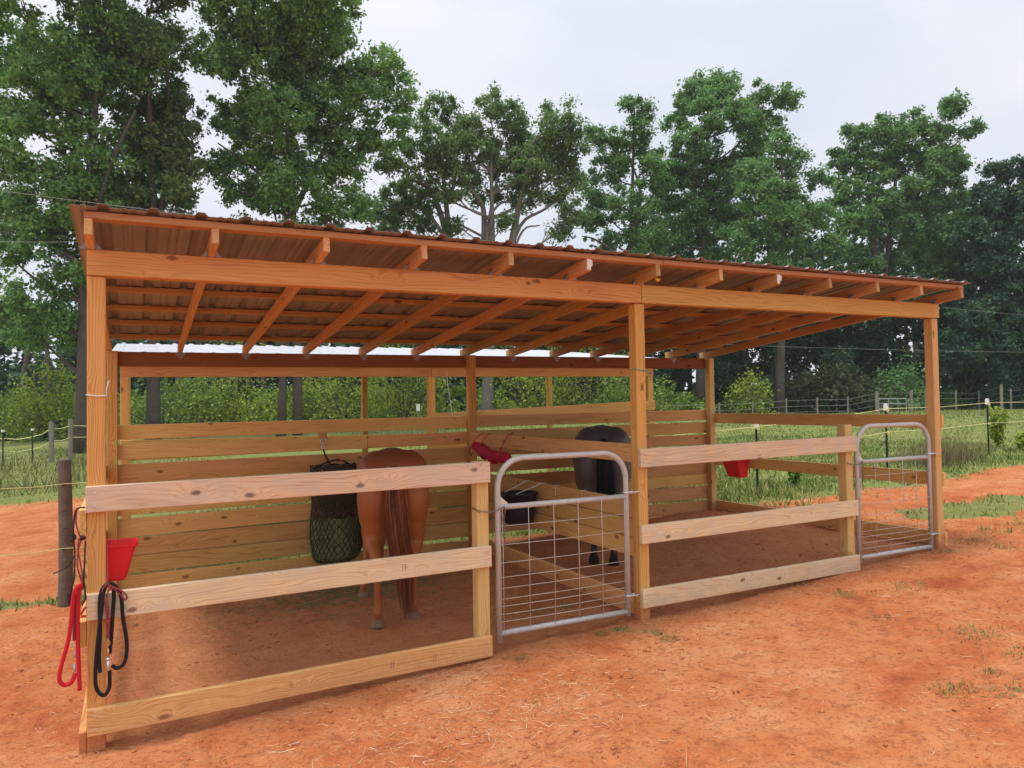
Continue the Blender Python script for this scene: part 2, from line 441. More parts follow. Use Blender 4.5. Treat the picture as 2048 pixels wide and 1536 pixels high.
def leaf(name, dark, mid, light, trans=0.28):
    m, nt, b = new_mat(name); n, l = nodes(nt)
    gi = n('ShaderNodeNewGeometry'); tc = n('ShaderNodeTexCoord')
    big = noise(nt, tc.outputs['Object'], 0.55, 3, 0.6)
    t = math_(nt, 'ADD', math_(nt, 'MULTIPLY', gi.outputs['Random Per Island'], 0.45), math_(nt, 'MULTIPLY_ADD', big.outputs['Fac'], 1.1, -0.27))
    cr = ramp(nt, [(0.12, dark), (0.5, mid), (0.92, light)]); l(t, cr.inputs[0])
    l(cr.outputs[0], b.inputs['Base Color']); b.inputs['Roughness'].default_value = 0.55; b.inputs['Specular IOR Level'].default_value = 0.16
    tr = n('ShaderNodeBsdfTranslucent'); l(mixc(nt, 0.5, cr.outputs[0], (0.14, 0.26, 0.04)), tr.inputs['Color'])
    ms = n('ShaderNodeMixShader'); ms.inputs[0].default_value = trans
    l(b.outputs[0], ms.inputs[1]); l(tr.outputs[0], ms.inputs[2])
    l(ms.outputs[0], nt.nodes['Material Output'].inputs['Surface'])
    return m
M['leaf_a'] = leaf('leaf_poplar', (0.083, 0.171, 0.063), (0.187, 0.359, 0.114), (0.384, 0.605, 0.183), 0.42)
M['leaf_b'] = leaf('leaf_oak', (0.078, 0.140, 0.060), (0.167, 0.272, 0.105), (0.321, 0.445, 0.152), 0.42)
M['leaf_c'] = leaf('leaf_sweetgum', (0.071, 0.157, 0.062), (0.158, 0.320, 0.112), (0.316, 0.532, 0.171), 0.42)
M['leaf_d'] = leaf('leaf_dark', (0.021, 0.055, 0.037), (0.046, 0.103, 0.063), (0.086, 0.167, 0.082), 0.22)
M['leaf_y'] = leaf('leaf_yellowgreen', (0.138, 0.207, 0.025), (0.310, 0.402, 0.052), (0.529, 0.598, 0.103), 0.35)
M['leaf_u'] = leaf('leaf_undergrowth', (0.068, 0.135, 0.030), (0.176, 0.270, 0.049), (0.392, 0.486, 0.088), 0.3)
M['leaf_br'] = leaf('leaf_bronze', (0.030, 0.046, 0.024), (0.060, 0.080, 0.036), (0.11, 0.12, 0.05), 0.2)

# ground
m, nt, b = new_mat('red_clay_ground'); n, l = nodes(nt)
tc = n('ShaderNodeTexCoord'); P = tc.outputs['Object']
n1 = noise(nt, P, 0.75, 5, 0.62, 0.5); n2 = noise(nt, P, 3.0, 6, 0.65); n3 = noise(nt, P, 34, 4, 0.7); n4 = noise(nt, P, 9.0, 5, 0.7, 0.6)
c = ramp(nt, [(0.34, (0.38, 0.090, 0.032)), (0.47, (0.51, 0.165, 0.060)), (0.58, (0.57, 0.228, 0.096)), (0.68, (0.62, 0.308, 0.155))])
l(math_(nt, 'ADD', math_(nt, 'MULTIPLY', n1.outputs['Fac'], 0.55), math_(nt, 'MULTIPLY', n2.outputs['Fac'], 0.45)), c.inputs[0])
dirt = mixc(nt, math_(nt, 'MULTIPLY', ramp_out(nt, n4.outputs['Fac'], 0.52, 0.68), 0.45), c.outputs[0], (0.57, 0.25, 0.115))
dirt = mixc(nt, math_(nt, 'MULTIPLY', ramp_out(nt, n4.outputs['Fac'], 0.46, 0.34), 0.55), dirt, (0.27, 0.078, 0.034))
dirt = mixc(nt, math_(nt, 'MULTIPLY', ramp_out(nt, n3.outputs['Fac'], 0.50, 0.33), 0.62), dirt, (0.24, 0.07, 0.03))
dirt = mixc(nt, math_(nt, 'MULTIPLY', ramp_out(nt, n3.outputs['Fac'], 0.60, 0.72), 0.40), dirt, (0.56, 0.29, 0.15))
# floor of the stalls painted lighter, making up for the shade under the roof
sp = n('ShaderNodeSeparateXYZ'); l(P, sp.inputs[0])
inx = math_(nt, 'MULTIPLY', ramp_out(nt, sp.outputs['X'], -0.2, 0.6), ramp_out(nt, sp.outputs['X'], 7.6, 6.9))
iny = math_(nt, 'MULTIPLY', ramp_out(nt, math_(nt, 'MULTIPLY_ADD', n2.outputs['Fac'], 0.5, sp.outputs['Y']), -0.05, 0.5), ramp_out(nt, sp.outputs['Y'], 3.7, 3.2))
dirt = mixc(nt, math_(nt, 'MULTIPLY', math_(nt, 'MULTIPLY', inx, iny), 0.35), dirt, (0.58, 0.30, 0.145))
at = n('ShaderNodeAttribute'); at.attribute_name = 'grassy'
gcol = ramp(nt, [(0.3, (0.11, 0.145, 0.036)), (0.5, (0.19, 0.22, 0.062)), (0.75, (0.32, 0.29, 0.12))]); l(n4.outputs['Fac'], gcol.inputs[0])
gf = ramp_out(nt, math_(nt, 'ADD', at.outputs['Fac'], math_(nt, 'MULTIPLY_ADD', n4.outputs['Fac'], 0.9, -0.45)), 0.35, 0.75)
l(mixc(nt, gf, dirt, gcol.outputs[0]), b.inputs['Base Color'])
b.inputs['Roughness'].default_value = 0.95; b.inputs['Specular IOR Level'].default_value = 0.1
bp = n('ShaderNodeBump'); bp.inputs['Strength'].default_value = 1.0; bp.inputs['Distance'].default_value = 0.035
l(math_(nt, 'ADD', math_(nt, 'MULTIPLY', n3.outputs['Fac'], 0.6), n4.outputs['Fac']), bp.inputs['Height']); l(bp.outputs[0], b.inputs['Normal'])
M['ground'] = m
M['clod'] = simple('clay_clod', (0.45, 0.15, 0.062), 0.95, 0, 0.1, 0.35, 1.5)
def strands(name, a, bcol, c):
    m, nt, b = new_mat(name); n, l = nodes(nt)
    gi = n('ShaderNodeNewGeometry'); cr = ramp(nt, [(0.0, a), (0.5, bcol), (1.0, c)])
    l(gi.outputs['Random Per Island'], cr.inputs[0]); l(cr.outputs[0], b.inputs['Base Color'])
    b.inputs['Roughness'].default_value = 0.6; b.inputs['Specular IOR Level'].default_value = 0.3
    return m
M['grass'] = strands('grass_blades', (0.10, 0.175, 0.032), (0.19, 0.255, 0.058), (0.40, 0.38, 0.15))
M['grass_fresh'] = strands('fresh_grass', (0.09, 0.15, 0.035), (0.16, 0.215, 0.06), (0.32, 0.28, 0.12))
M['straw'] = strands('straw', (0.50, 0.30, 0.14), (0.66, 0.46, 0.26), (0.78, 0.60, 0.38))
M['hay'] = strands('hay', (0.10, 0.13, 0.045), (0.17, 0.20, 0.075), (0.30, 0.28, 0.13))
M['tail_red'] = strands('chestnut_tail_hair', (0.10, 0.026, 0.011), (0.25, 0.072, 0.024), (0.42, 0.16, 0.065))
M['tail_black'] = strands('black_tail_hair', (0.006, 0.006, 0.007), (0.012, 0.012, 0.014), (0.03, 0.03, 0.034))

def coat(name, top, side, leg, hoof, zleg, mottled=0.15):
    m, nt, b = new_mat(name); n, l = nodes(nt)
    tc = n('ShaderNodeTexCoord'); sp = n('ShaderNodeSeparateXYZ'); l(tc.outputs['Object'], sp.inputs[0])
    ns = noise(nt, tc.outputs['Object'], 6, 4, 0.6)
    z = math_(nt, 'MULTIPLY_ADD', ns.outputs['Fac'], 0.12, sp.outputs['Z'])
    c = mixc(nt, ramp_out(nt, z, 1.05, 1.42), side, top)
    c = mixc(nt, ramp_out(nt, z, zleg + 0.22, zleg - 0.1), c, leg)
    fine = noise(nt, tc.outputs['Object'], 45, 3)
    c = mixc(nt, math_(nt, 'MULTIPLY', fine.outputs['Fac'], mottled), c, tuple(min(1, x * 1.8) for x in side))
    c = mixc(nt, ramp_out(nt, sp.outputs['Z'], 0.085, 0.065), c, hoof)
    l(c, b.inputs['Base Color']); b.inputs['Roughness'].default_value = 0.42; b.inputs['Specular IOR Level'].default_value = 0.4
    b.inputs['Sheen Weight'].default_value = 0.0
    bp = n('ShaderNodeBump'); bp.inputs['Strength'].default_value = 0.15; bp.inputs['Distance'].default_value = 0.004
    l(fine.outputs['Fac'], bp.inputs['Height']); l(bp.outputs[0], b.inputs['Normal'])
    return m
M['chestnut'] = coat('chestnut_coat', (0.19, 0.054, 0.020), (0.33, 0.102, 0.027), (0.36, 0.13, 0.045), (0.27, 0.185, 0.125), 0.22)
M['grey_coat'] = coat('grey_coat', (0.058, 0.055, 0.056), (0.115, 0.103, 0.095), (0.018, 0.017, 0.018), (0.012, 0.012, 0.012), 0.60)

# ================================================================== THE SETTING: ground
def axis(dense_lo, dense_hi, step, lo, hi, grow=1.16):
    a = list(np.arange(dense_lo, dense_hi + 1e-6, step))
    s = step; x = a[-1]
    while x < hi: s *= grow; x += s; a.append(x)
    s = step; x = a[0]; pre = []
    while x > lo: s *= grow; x -= s; pre.append(x)
    return np.array(pre[::-1] + a)
xs = axis(-1.5, 10.5, 0.045, -900, 900, 1.14); ys = axis(-3.6, 3.6, 0.045, -60, 1500, 1.14)
X, Y = np.meshgrid(xs, ys)
Z = gzd(X, Y)
hr = np.random.default_rng(3)
for q in range(420):                                       # hoof prints and scuffs
    hx, hy = hr.uniform(-1.2, 10), hr.uniform(-3.2, 3.2); ha = hr.uniform(0, 6.28); rr_ = hr.uniform(0.045, 0.075)
    ix = np.searchsorted(xs, [hx - 0.25, hx + 0.25]); iy = np.searchsorted(ys, [hy - 0.25, hy + 0.25])
    sxx = X[iy[0]:iy[1], ix[0]:ix[1]] - hx; syy = Y[iy[0]:iy[1], ix[0]:ix[1]] - hy
    d_ = np.hypot(sxx, syy) / rr_
    Z[iy[0]:iy[1], ix[0]:ix[1]] += -hr.uniform(0.008, 0.02) * np.exp(-d_ ** 4) + 0.007 * np.exp(-((d_ - 1.35) / 0.35) ** 2) * (0.5 + 0.5 * np.cos(np.arctan2(syy, sxx) - ha))
V = np.stack([X.ravel(), Y.ravel(), Z.ravel()], 1)
nx, ny = len(xs), len(ys)
i = np.arange(nx * ny).reshape(ny, nx)
Q = np.stack([i[:-1, :-1].ravel(), i[:-1, 1:].ravel(), i[1:, 1:].ravel(), i[1:, :-1].ravel()], 1)
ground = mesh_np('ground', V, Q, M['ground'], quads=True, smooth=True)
at = ground.data.attributes.new('grassy', 'FLOAT', 'POINT')
at.data.foreach_set('value', grassiness(X.ravel(), Y.ravel()).astype(np.float32))
tag(ground, kind='structure')

# ================================================================== THE SHELTERS
def hz(x, y): return 2.556 + 0.0075 * x - 0.1 * (y + 0.02)        # underside of the rafters (top of the header)

def screws(rail, xs_, zfun, y):
    for x in xs_:
        for dz in (-0.035, 0.035):
            mb = MB(); z = zfun(x) + dz
            mb.tube([(x, y - 0.0025, z), (x, y + 0.004, z)], 0.0075, 8)
            mb.build('screw', M['galv_bright'], rail)

def rib_profile(x0, x1, pitch=0.2319, h=0.019):
    pts = []
    k0 = math.floor(x0 / pitch) - 1
    marks = []
    for k in range(k0, k0 + int((x1 - x0) / pitch) + 4):
        c = k * pitch + 0.087
        for dx, dz in ((-0.034, 0), (-0.018, h), (0.018, h), (0.034, 0), (0.085, 0), (0.092, 0.004), (0.105, 0.004), (0.112, 0), (0.128,0),(0.135,0.004),(0.148,0.004),(0.155,0)):
            marks.append((c + dx, dz))
    mx_, mz_ = zip(*marks)
    pts = [(x0, float(np.interp(x0, mx_, mz_)))] + [(x, z) for x, z in marks if x0 < x < x1] + [(x1, float(np.interp(x1, mx_, mz_)))]
    return pts

def roof_panels(parent, xa, xb, n, ya, yb, zf, mat):
    wdt = (xb - xa) / n
    for k in range(n):
        x0 = xa + k * wdt - (0.02 if k else 0); x1 = xa + (k + 1) * wdt
        pr = rib_profile(x0, x1)
        lift = 0.0022 * (k % 2)
        yy = np.linspace(ya, yb, 7)
        mb = MB(); npf = len(pr); vs = []
        for s in (0.0, 0.0022):
            for y in yy:
                for x, z in pr:
                    vs.append((x, y, zf(x, y) + z + lift + s))
        fs = []; off = npf * len(yy)
        for j in range(len(yy) - 1):
            for q in range(npf - 1):
                a = j * npf + q
                fs.append((a, a + npf, a + npf + 1, a + 1))
                fs.append((off + a, off + a + 1, off + a + npf + 1, off + a + npf))
        last = (len(yy) - 1) * npf
        for q in range(npf - 1):
            fs.append((q, q + 1, off + q + 1, off + q)); fs.append((last + q + 1, last + q, off + last + q, off + last + q + 1))
        for j in range(len(yy) - 1):
            a = j * npf; e = j * npf + npf - 1
            fs.append((a + npf, a, off + a, off + a + npf)); fs.append((e, e + npf, off + e + npf, off + e))
        mb.add(vs, fs)
        mb.build('roof_panel', mat, parent)

S = thing('horse_shelter', 'open fronted timber horse shelter with two stalls and brown metal lean-to roof', 'shelter', (3.66, 1.6, 0.0))
# --- posts (100 mm square)
PZ = -0.45
def post(x, y, top, mat, parent, lean=0):
    return board('post', (x, y, PZ), (x + lean, y, top), 0.089, 0.089, mat, parent, up=(1, 0, 0), bev=0.005)
fp = [0.0445, 3.680, 7.2705]
front_posts = [post(x, 0.0445, 2.414 + 0.0072 * x, M['gatepost' if x > 7 else 'post'], S) for x in fp]
bp_ = [0.0445, 3.690, 7.2705]
for x in bp_: post(x, 3.2265, 2.235 + 0.0055 * x, M['gatepost' if x > 7 else 'post'], S)
# --- headers: two lengths butted over the middle post
def header(x0, x1, y, zb, h, t, mat, parent, sl):
    return board('header', (x0, y, zb + h / 2 + sl * x0), (x1, y, zb + h / 2 + sl * x1), t, h, mat, parent)
header(0.0, 3.685, 0.025, 2.4155, 0.14, 0.089, M['header'], S, 0.0075)
header(3.689, 7.315, 0.025, 2.4155, 0.14, 0.089, M['header'], S, 0.0075)
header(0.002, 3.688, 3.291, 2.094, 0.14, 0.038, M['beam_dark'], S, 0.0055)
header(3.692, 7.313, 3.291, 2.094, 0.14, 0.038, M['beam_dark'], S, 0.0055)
# --- rafters with their galvanised ties
for k in range(13):
    x = 0.019 + k * 7.277 / 12
    y0, y1 = -0.265, 3.43
    rf = board('rafter', (x, y0, hz(x, y0) + 0.0455), (x, y1, hz(x, y1) + 0.0455), 0.038, 0.089, M['rafter'], S, bev=0.003)
    for s in (-1, 1):
        mb = MB(); zt = hz(x, 0.0)
        # angled tie plate standing beside the rafter on the header
        a = x + s * 0.0205
        mb.add([(a, -0.021, zt), (a + s * 0.036, -0.021, zt + 0.002), (a, -0.021, zt + 0.042), (a, -0.018, zt), (a + s * 0.036, -0.018, zt + 0.002), (a, -0.018, zt + 0.042)],
               [(0, 1, 2), (3, 5, 4), (0, 3, 4, 1), (1, 4, 5, 2), (2, 5, 3, 0)])
        mb.add([(a, -0.02, zt), (a, 0.03, zt), (a, 0.03, zt + 0.042), (a, -0.02, zt + 0.042), (a + s * 0.002, -0.02, zt), (a + s * 0.002, 0.03, zt), (a + s * 0.002, 0.03, zt + 0.042), (a + s * 0.002, -0.02, zt + 0.042)],
               [(0, 1, 2, 3), (7, 6, 5, 4), (0, 4, 5, 1), (1, 5, 6, 2), (2, 6, 7, 3), (3, 7, 4, 0)])
        mb.build('tie_plate', M['tie'], rf)
    mb = MB(); zb = 2.094 + 0.14 + 0.0055 * x; yb = 3.2685
    mb.add([(x - 0.06, yb, zb), (x + 0.06, yb, zb), (x + 0.012, yb, zb - 0.062), (x - 0.012, yb, zb - 0.062), (x - 0.06, yb + 0.002, zb), (x + 0.06, yb + 0.002, zb), (x + 0.012, yb + 0.002, zb - 0.062), (x - 0.012, yb + 0.002, zb - 0.062)],
           [(3, 2, 1, 0), (4, 5, 6, 7), (0, 1, 5, 4), (1, 2, 6, 5), (2, 3, 7, 6), (3, 0, 4, 7)])
    mb.build('tie_plate', M['tie'], rf)
    if k in (5, 8):
        zt = hz(x, y0)
        mb = MB(); mb.box((x - 0.016, y0 - 0.004, zt + 0.012), (x + 0.014, y0 - 0.001, zt + 0.082))
        mb.add([(x + 0.014, y0 - 0.004, zt + 0.03), (x + 0.024, y0 - 0.012, zt + 0.035), (x + 0.022, y0 - 0.012, zt + 0.075), (x + 0.014, y0 - 0.004, zt + 0.08)], [(0, 1, 2, 3)])
        mb.build('paper_tag', M['paper'], rf)
    if k == 6:
        zt = hz(x, -0.2)
        mb = MB(); mb.tube([(x + 0.0, -0.23, zt - 0.008), (x + 0.02, -0.225, zt - 0.016), (x + 0.045, -0.22, zt - 0.012)], [0.006, 0.014, 0.007], 8)
        mb.build('yellow_clip', M['yellow'], rf)
# --- purlins
for y in (-0.222, 0.55, 1.30, 1.88, 2.42, 3.05):
    z = lambda x: hz(x, y) + 0.0905 + 0.019
    board('purlin', (0.0, y, z(0)), (3.70, y, z(3.70)), 0.086, 0.036, M['purlin'], S, bev=0.003)
    board('purlin', (3.704, y, z(3.704)), (7.32, y, z(7.32)), 0.086, 0.036, M['purlin'], S, bev=0.003)
roof_panels(S, -0.062, 7.362, 8, -0.315, 3.36, lambda x, y: hz(x, y) + 0.1295, M['roof'])

# --- gate posts
board('gate_post', (2.334, 0.0465, PZ), (2.334, 0.0465, 1.296), 0.089, 0.089, M['gatepost'], S, up=(1, 0, 0), bev=0.005)
board('gate_post', (5.985, 0.0465, PZ), (5.985, 0.0465, 1.452), 0.089, 0.089, M['gatepost'], S, up=(1, 0, 0), bev=0.005)
# --- front rails
def rail(name, x0, z0, x1, z1, mat, ticks=()):
    o = board(name, (x0, -0.0195, z0), (x1, -0.0195, z1), 0.038, 0.14, mat, S, bev=0.004)
    zf = lambda x: z0 + (z1 - z0) * (x - x0) / (x1 - x0)
    screws(o, (x0 + 0.042, x1 - 0.045), zf, -0.0385)
    for k, fr_ in enumerate(ticks):                       # mill tick stamps
        xk = x0 + (x1 - x0) * fr_
        for dx in (0.0, 0.016):
            mb = MB(); zc = zf(xk) + 0.02 * math.sin(5 * z0 + 3 * k); mb.box((xk + dx, -0.0393, zc - 0.022), (xk + dx + 0.004, -0.0380, zc + 0.022)); mb.build('ink_mark', M['ink'], o)
    return o
rail('rail', -0.004, 1.2095, 2.376, 1.2245, M['rail'])
rail('rail', -0.002, 0.637, 2.378, 0.6585, M['rail'], (0.735,))
rail('rail', 0.002, 0.029, 2.376, 0.058, M['rail_gold'], (0.70, 0.82))
rail('rail', 3.632, 1.2585, 6.044, 1.280, M['rail'])
rail('rail', 3.632, 0.682, 6.042, 0.7025, M['rail'])
rail('rail', 3.630, 0.202, 6.044, 0.210, M['rail'])
# --- back wall boards
def wallb(x0, z0, x1, z1, y=3.290, h=0.14):
    o = board('wall_board', (x0, y, z0), (x1, y, z1), 0.036, h, M['wall'], S, bev=0.004)
    return o
for z0, z1, h in ((1.4745, 1.487, 0.137), (1.286, 1.3045, 0.138), (1.085, 1.110, 0.176), (0.919, 0.940, 0.148), (0.768, 0.790, 0.148), (0.575, 0.622, 0.170), (0.3975, 0.4275, 0.168), (0.229, 0.252, 0.160), (0.06, 0.050, 0.150)):
    if abs(z0 - 1.286) < 1e-3 or abs(z0 - 0.575) < 1e-3:
        xm = 2.47
        zm = z0 + (z1 - z0) * xm / 3.69
        wallb(0.003, z0, xm, zm, h=h); wallb(xm + 0.005, zm, 3.688, z1, h=h)
    else:
        wallb(0.003, z0, 3.688, z1, h=h)
for z0, z1, h in ((1.494, 1.4965, 0.138), (1.308, 1.3235, 0.148), (1.15, 1.161, 0.138), (0.965, 0.975, 0.15), (0.772, 0.770, 0.152), (0.622, 0.617, 0.144), (0.446, 0.443, 0.172), (0.258, 0.250, 0.155)):
    wallb(3.692, z0, 7.312, z1, h=h)
# --- divider between the stalls
for z0, z1 in ((1.296, 1.292), (0.861, 0.862), (0.717, 0.716), (0.571, 0.571), (0.140, 0.128)):
    board('divider_board', (3.662, 3.179, z0), (3.657, 0.0915, z1), 0.036, 0.14, M['wall'], S)
# --- side rails
for z0, z1 in ((1.450, 1.447), (0.876, 0.880), (0.262, 0.292)):
    board('side_rail', (7.3345, 3.27, z0), (7.3345, -0.012, z1), 0.036, 0.135, M['wall'], S)
for z in (1.086, 0.492, -0.092):
    board('side_rail', (-0.0195, 3.27, z + 0.03), (-0.0195, -0.002 if z > 0.6 else 0.001, z), 0.036, 0.138, M['rail_gold'] if z > 0.6 else M['post'], S)

# ---------------- second shelter, back to back, its low side towards us
T = thing('far_shelter', 'second timber shelter seen through the first one, with metal roof painted pale as sky sheen', 'shelter', (3.7, 6.1, 0.0))
def hz2(x, y): return 2.185 + 0.004 * x + 0.105 * (y - 4.5)
for x in (0.134, 3.695, 7.245): post(x, 4.545, 2.045 + 0.004 * x, M['post'], T)
for x in (0.134, 3.695, 7.30): post(x, 7.70, hz2(x, 7.7) - 0.145, M['post'], T)
for y, zb in ((4.525, 2.045), (7.72, hz2(0, 7.72) - 0.145)):
    header(0.09, 3.69, y, zb, 0.138, 0.05, M['header'], T, 0.004)
    header(3.694, 7.30, y, zb, 0.138, 0.05, M['header'], T, 0.004)
for k in range(7):
    x = 0.15 + k * 7.10 / 6
    board('rafter', (x, 4.30, hz2(x, 4.30) + 0.046), (x, 8.0, hz2(x, 8.0) + 0.046), 0.038, 0.089, M['rafter'], T, bev=0.003)
for y in (4.40, 5.6, 6.8, 7.9):
    board('purlin', (0.05, y, hz2(0.05, y) + 0.109), (7.38, y, hz2(7.38, y) + 0.109), 0.086, 0.036, M['purlin'], T, bev=0.003)
roof_panels(T, 0.0, 7.42, 8, 4.22, 8.05, lambda x, y: hz2(x, y) + 0.1285, M['roof_sky_sheen'])
for xa, za, xb, zb in ((3.65, 1.505, 7.30, 1.640), (3.65, 1.12, 7.30, 1.30), (0.09, 1.285, 3.69, 1.245), (0.09, 0.75, 3.69, 0.8)):
    board('wall_board', (xa, 4.481, za), (xb, 4.481, zb), 0.036, 0.145, M['header'], T)
board('wall_board', (3.65, 7.76, 1.35), (7.32, 7.76, 1.42), 0.036, 0.14, M['post'], T)
board('wall_board', (0.09, 7.76, 1.0), (3.65, 7.76, 1.05), 0.036, 0.14, M['post'], T)

# ================================================================== GATES
def gate(label, x0, x1, zb, ztop, zmid):
    y = 0.035; R = 0.021; cr = 0.20
    g = thing('metal_gate', label, 'gate', (x0, y, zb), 'galvanised gates in the front of the shelter')
    def arc(cx, cz, a0, a1, n=9):
        return [(cx + cr * math.cos(t), y, cz + cr * math.sin(t)) for t in np.linspace(a0, a1, n)]
    mb = MB()
    path = [(x0, y, zb - 0.06), (x0, y, ztop - cr)] + arc(x0 + cr, ztop - cr, math.pi, math.pi / 2)[1:] + arc(x1 - cr, ztop - cr, math.pi / 2, 0) + [(x1, y, zb - 0.03)]
    mb.tube(path, R, 14); fr = mb.build('gate_frame', M['galv'], g, smooth=True)
    # crimp ridges in the bend on the hinge side
    for t in np.linspace(0.05, 0.75, 8):
        mb = MB(); c = np.array([x1 - cr + (cr) * math.cos(t), y, ztop - cr + cr * math.sin(t)])
        mb.ring(c, (math.cos(t), 0, math.sin(t)), (0, 1, 0), R * 1.02, 0.0022, 14, 5); mb.build('crimp', M['galv'], fr, smooth=True)
    mb = MB(); mb.tube([(x0 + 0.012, y, zmid), (x1 - 0.012, y, zmid)], 0.0195, 14); mr_ = mb.build('middle_tube', M['galv'], g, smooth=True)
    mb = MB(); mb.tube([(x0 + 0.012, y, zb), (x1 - 0.012, y, zb)], 0.0195, 14); mb.build('bottom_tube', M['galv'], g, smooth=True)
    # welded wire infill: every wire is one piece
    f = (zmid - zb) / 0.87
    for dz in (0.74, 0.61, 0.485, 0.385, 0.31, 0.235, 0.185, 0.13, 0.08):
        mb = MB(); z = zb + dz * f; mb.tube([(x0 + 0.015, y - 0.012, z), ((x0 + x1) / 2, y - 0.012, z - 0.004), (x1 - 0.015, y - 0.012, z)], 0.0024, 6); mb.build('horizontal_wire', M['wire'], g, smooth=True)
    nv = 6
    for k in range(nv):
        x = x0 + 0.028 + k * (x1 - x0 - 0.056) / (nv - 1)
        mb = MB(); mb.tube([(x, y - 0.016, zmid), (x + 0.003, y - 0.0165, (zmid + zb) / 2), (x, y - 0.016, zb)], 0.0024, 6); mb.build('vertical_wire', M['wire'], g, smooth=True)
    # hinges on the right
    for z in (zmid + 0.03, zb + 0.12):
        mb = MB()
        mb.ring((x1, y, z), (1, 0, 0), (0, 1, 0), R + 0.004, 0.006, 14, 6)
        mb.box((x1 + 0.02, y - 0.014, z - 0.010), (x1 + 0.055, y - 0.002, z + 0.012))
        mb.tube([(x1 + 0.045, y - 0.05, z), (x1 + 0.045, y + 0.012, z)], 0.006, 8)
        mb.tube([(x1 + 0.02, y - 0.03, z + 0.002), (x1 + 0.11, y - 0.03, z + 0.002)], 0.0055, 8)
        mb.build('hinge', M['galv_bright'], g, smooth=False)
    # gusset and latch chain on the left
    mb = MB(); mb.add([(x0 + 0.02, y - 0.004, zmid + 0.075), (x0 + 0.085, y - 0.004, zmid + 0.018), (x0 + 0.02, y - 0.004, zmid + 0.018), (x0 + 0.02, y + 0.004, zmid + 0.075), (x0 + 0.085, y + 0.004, zmid + 0.018), (x0 + 0.02, y + 0.004, zmid + 0.018)],
                     [(0, 2, 1), (3, 4, 5), (0, 1, 4, 3), (1, 2, 5, 4), (2, 0, 3, 5)])
    mb.build('gusset', M['galv_bright'], g)
    xg = x0 - 0.165
    pth = [(x0 + 0.03, y - 0.030, zmid + 0.005)] + [(x0 - 0.03 - 0.02 * q, y - 0.052 - 0.001 * q, zmid - 0.012 - 0.006 * math.sin(q * 0.6)) for q in range(8)]
    mb = MB()
    pp = [np.array(p) for p in pth]
    # run round the gate post
    xl = xg - 0.012
    extra = [np.array((xl, y - 0.05 + 0.028 * q, zmid + 0.0 + 0.002 * q)) for q in range(5)]
    pp += extra
    ch = [pp[0]]
    dens = []
    for a, b_ in zip(pp[:-1], pp[1:]):
        nn = max(1, int(np.linalg.norm(b_ - a) / 0.017))
        for q in range(nn): dens.append(a + (b_ - a) * q / nn)
    for q in range(len(dens) - 1):
        a, b_ = dens[q], dens[q + 1]; t = (b_ - a) / (np.linalg.norm(b_ - a) + 1e-9)
        s = np.cross(t, (0, 0, 1)); s /= np.linalg.norm(s) + 1e-9
        n_ = np.array((0, 0, 1.)) if q % 2 else s
        mb.ring((a + b_) / 2, t, n_, 0.0125, 0.0022, 10, 5, R2=0.006)
    c0 = np.array((x0 + 0.035, y - 0.030, zmid))
    for q in range(15):
        a = c0 + np.array((0.006 * math.sin(q), 0, -0.017 * q))
        mb.ring(a, (0, 0, 1), (1, 0, 0) if q % 2 else (0, 1, 0), 0.0125, 0.0022, 10, 5, R2=0.006)
    mb.build('latch_chain', M['chain'], g, smooth=True)
    return g
gate('galvanised metal gate between the left rails and the middle post', 2.462, 3.542, 0.108, 1.306, 0.972)
gate('galvanised metal gate beside the far right corner post', 6.125, 7.165, 0.232, 1.430, 1.105)

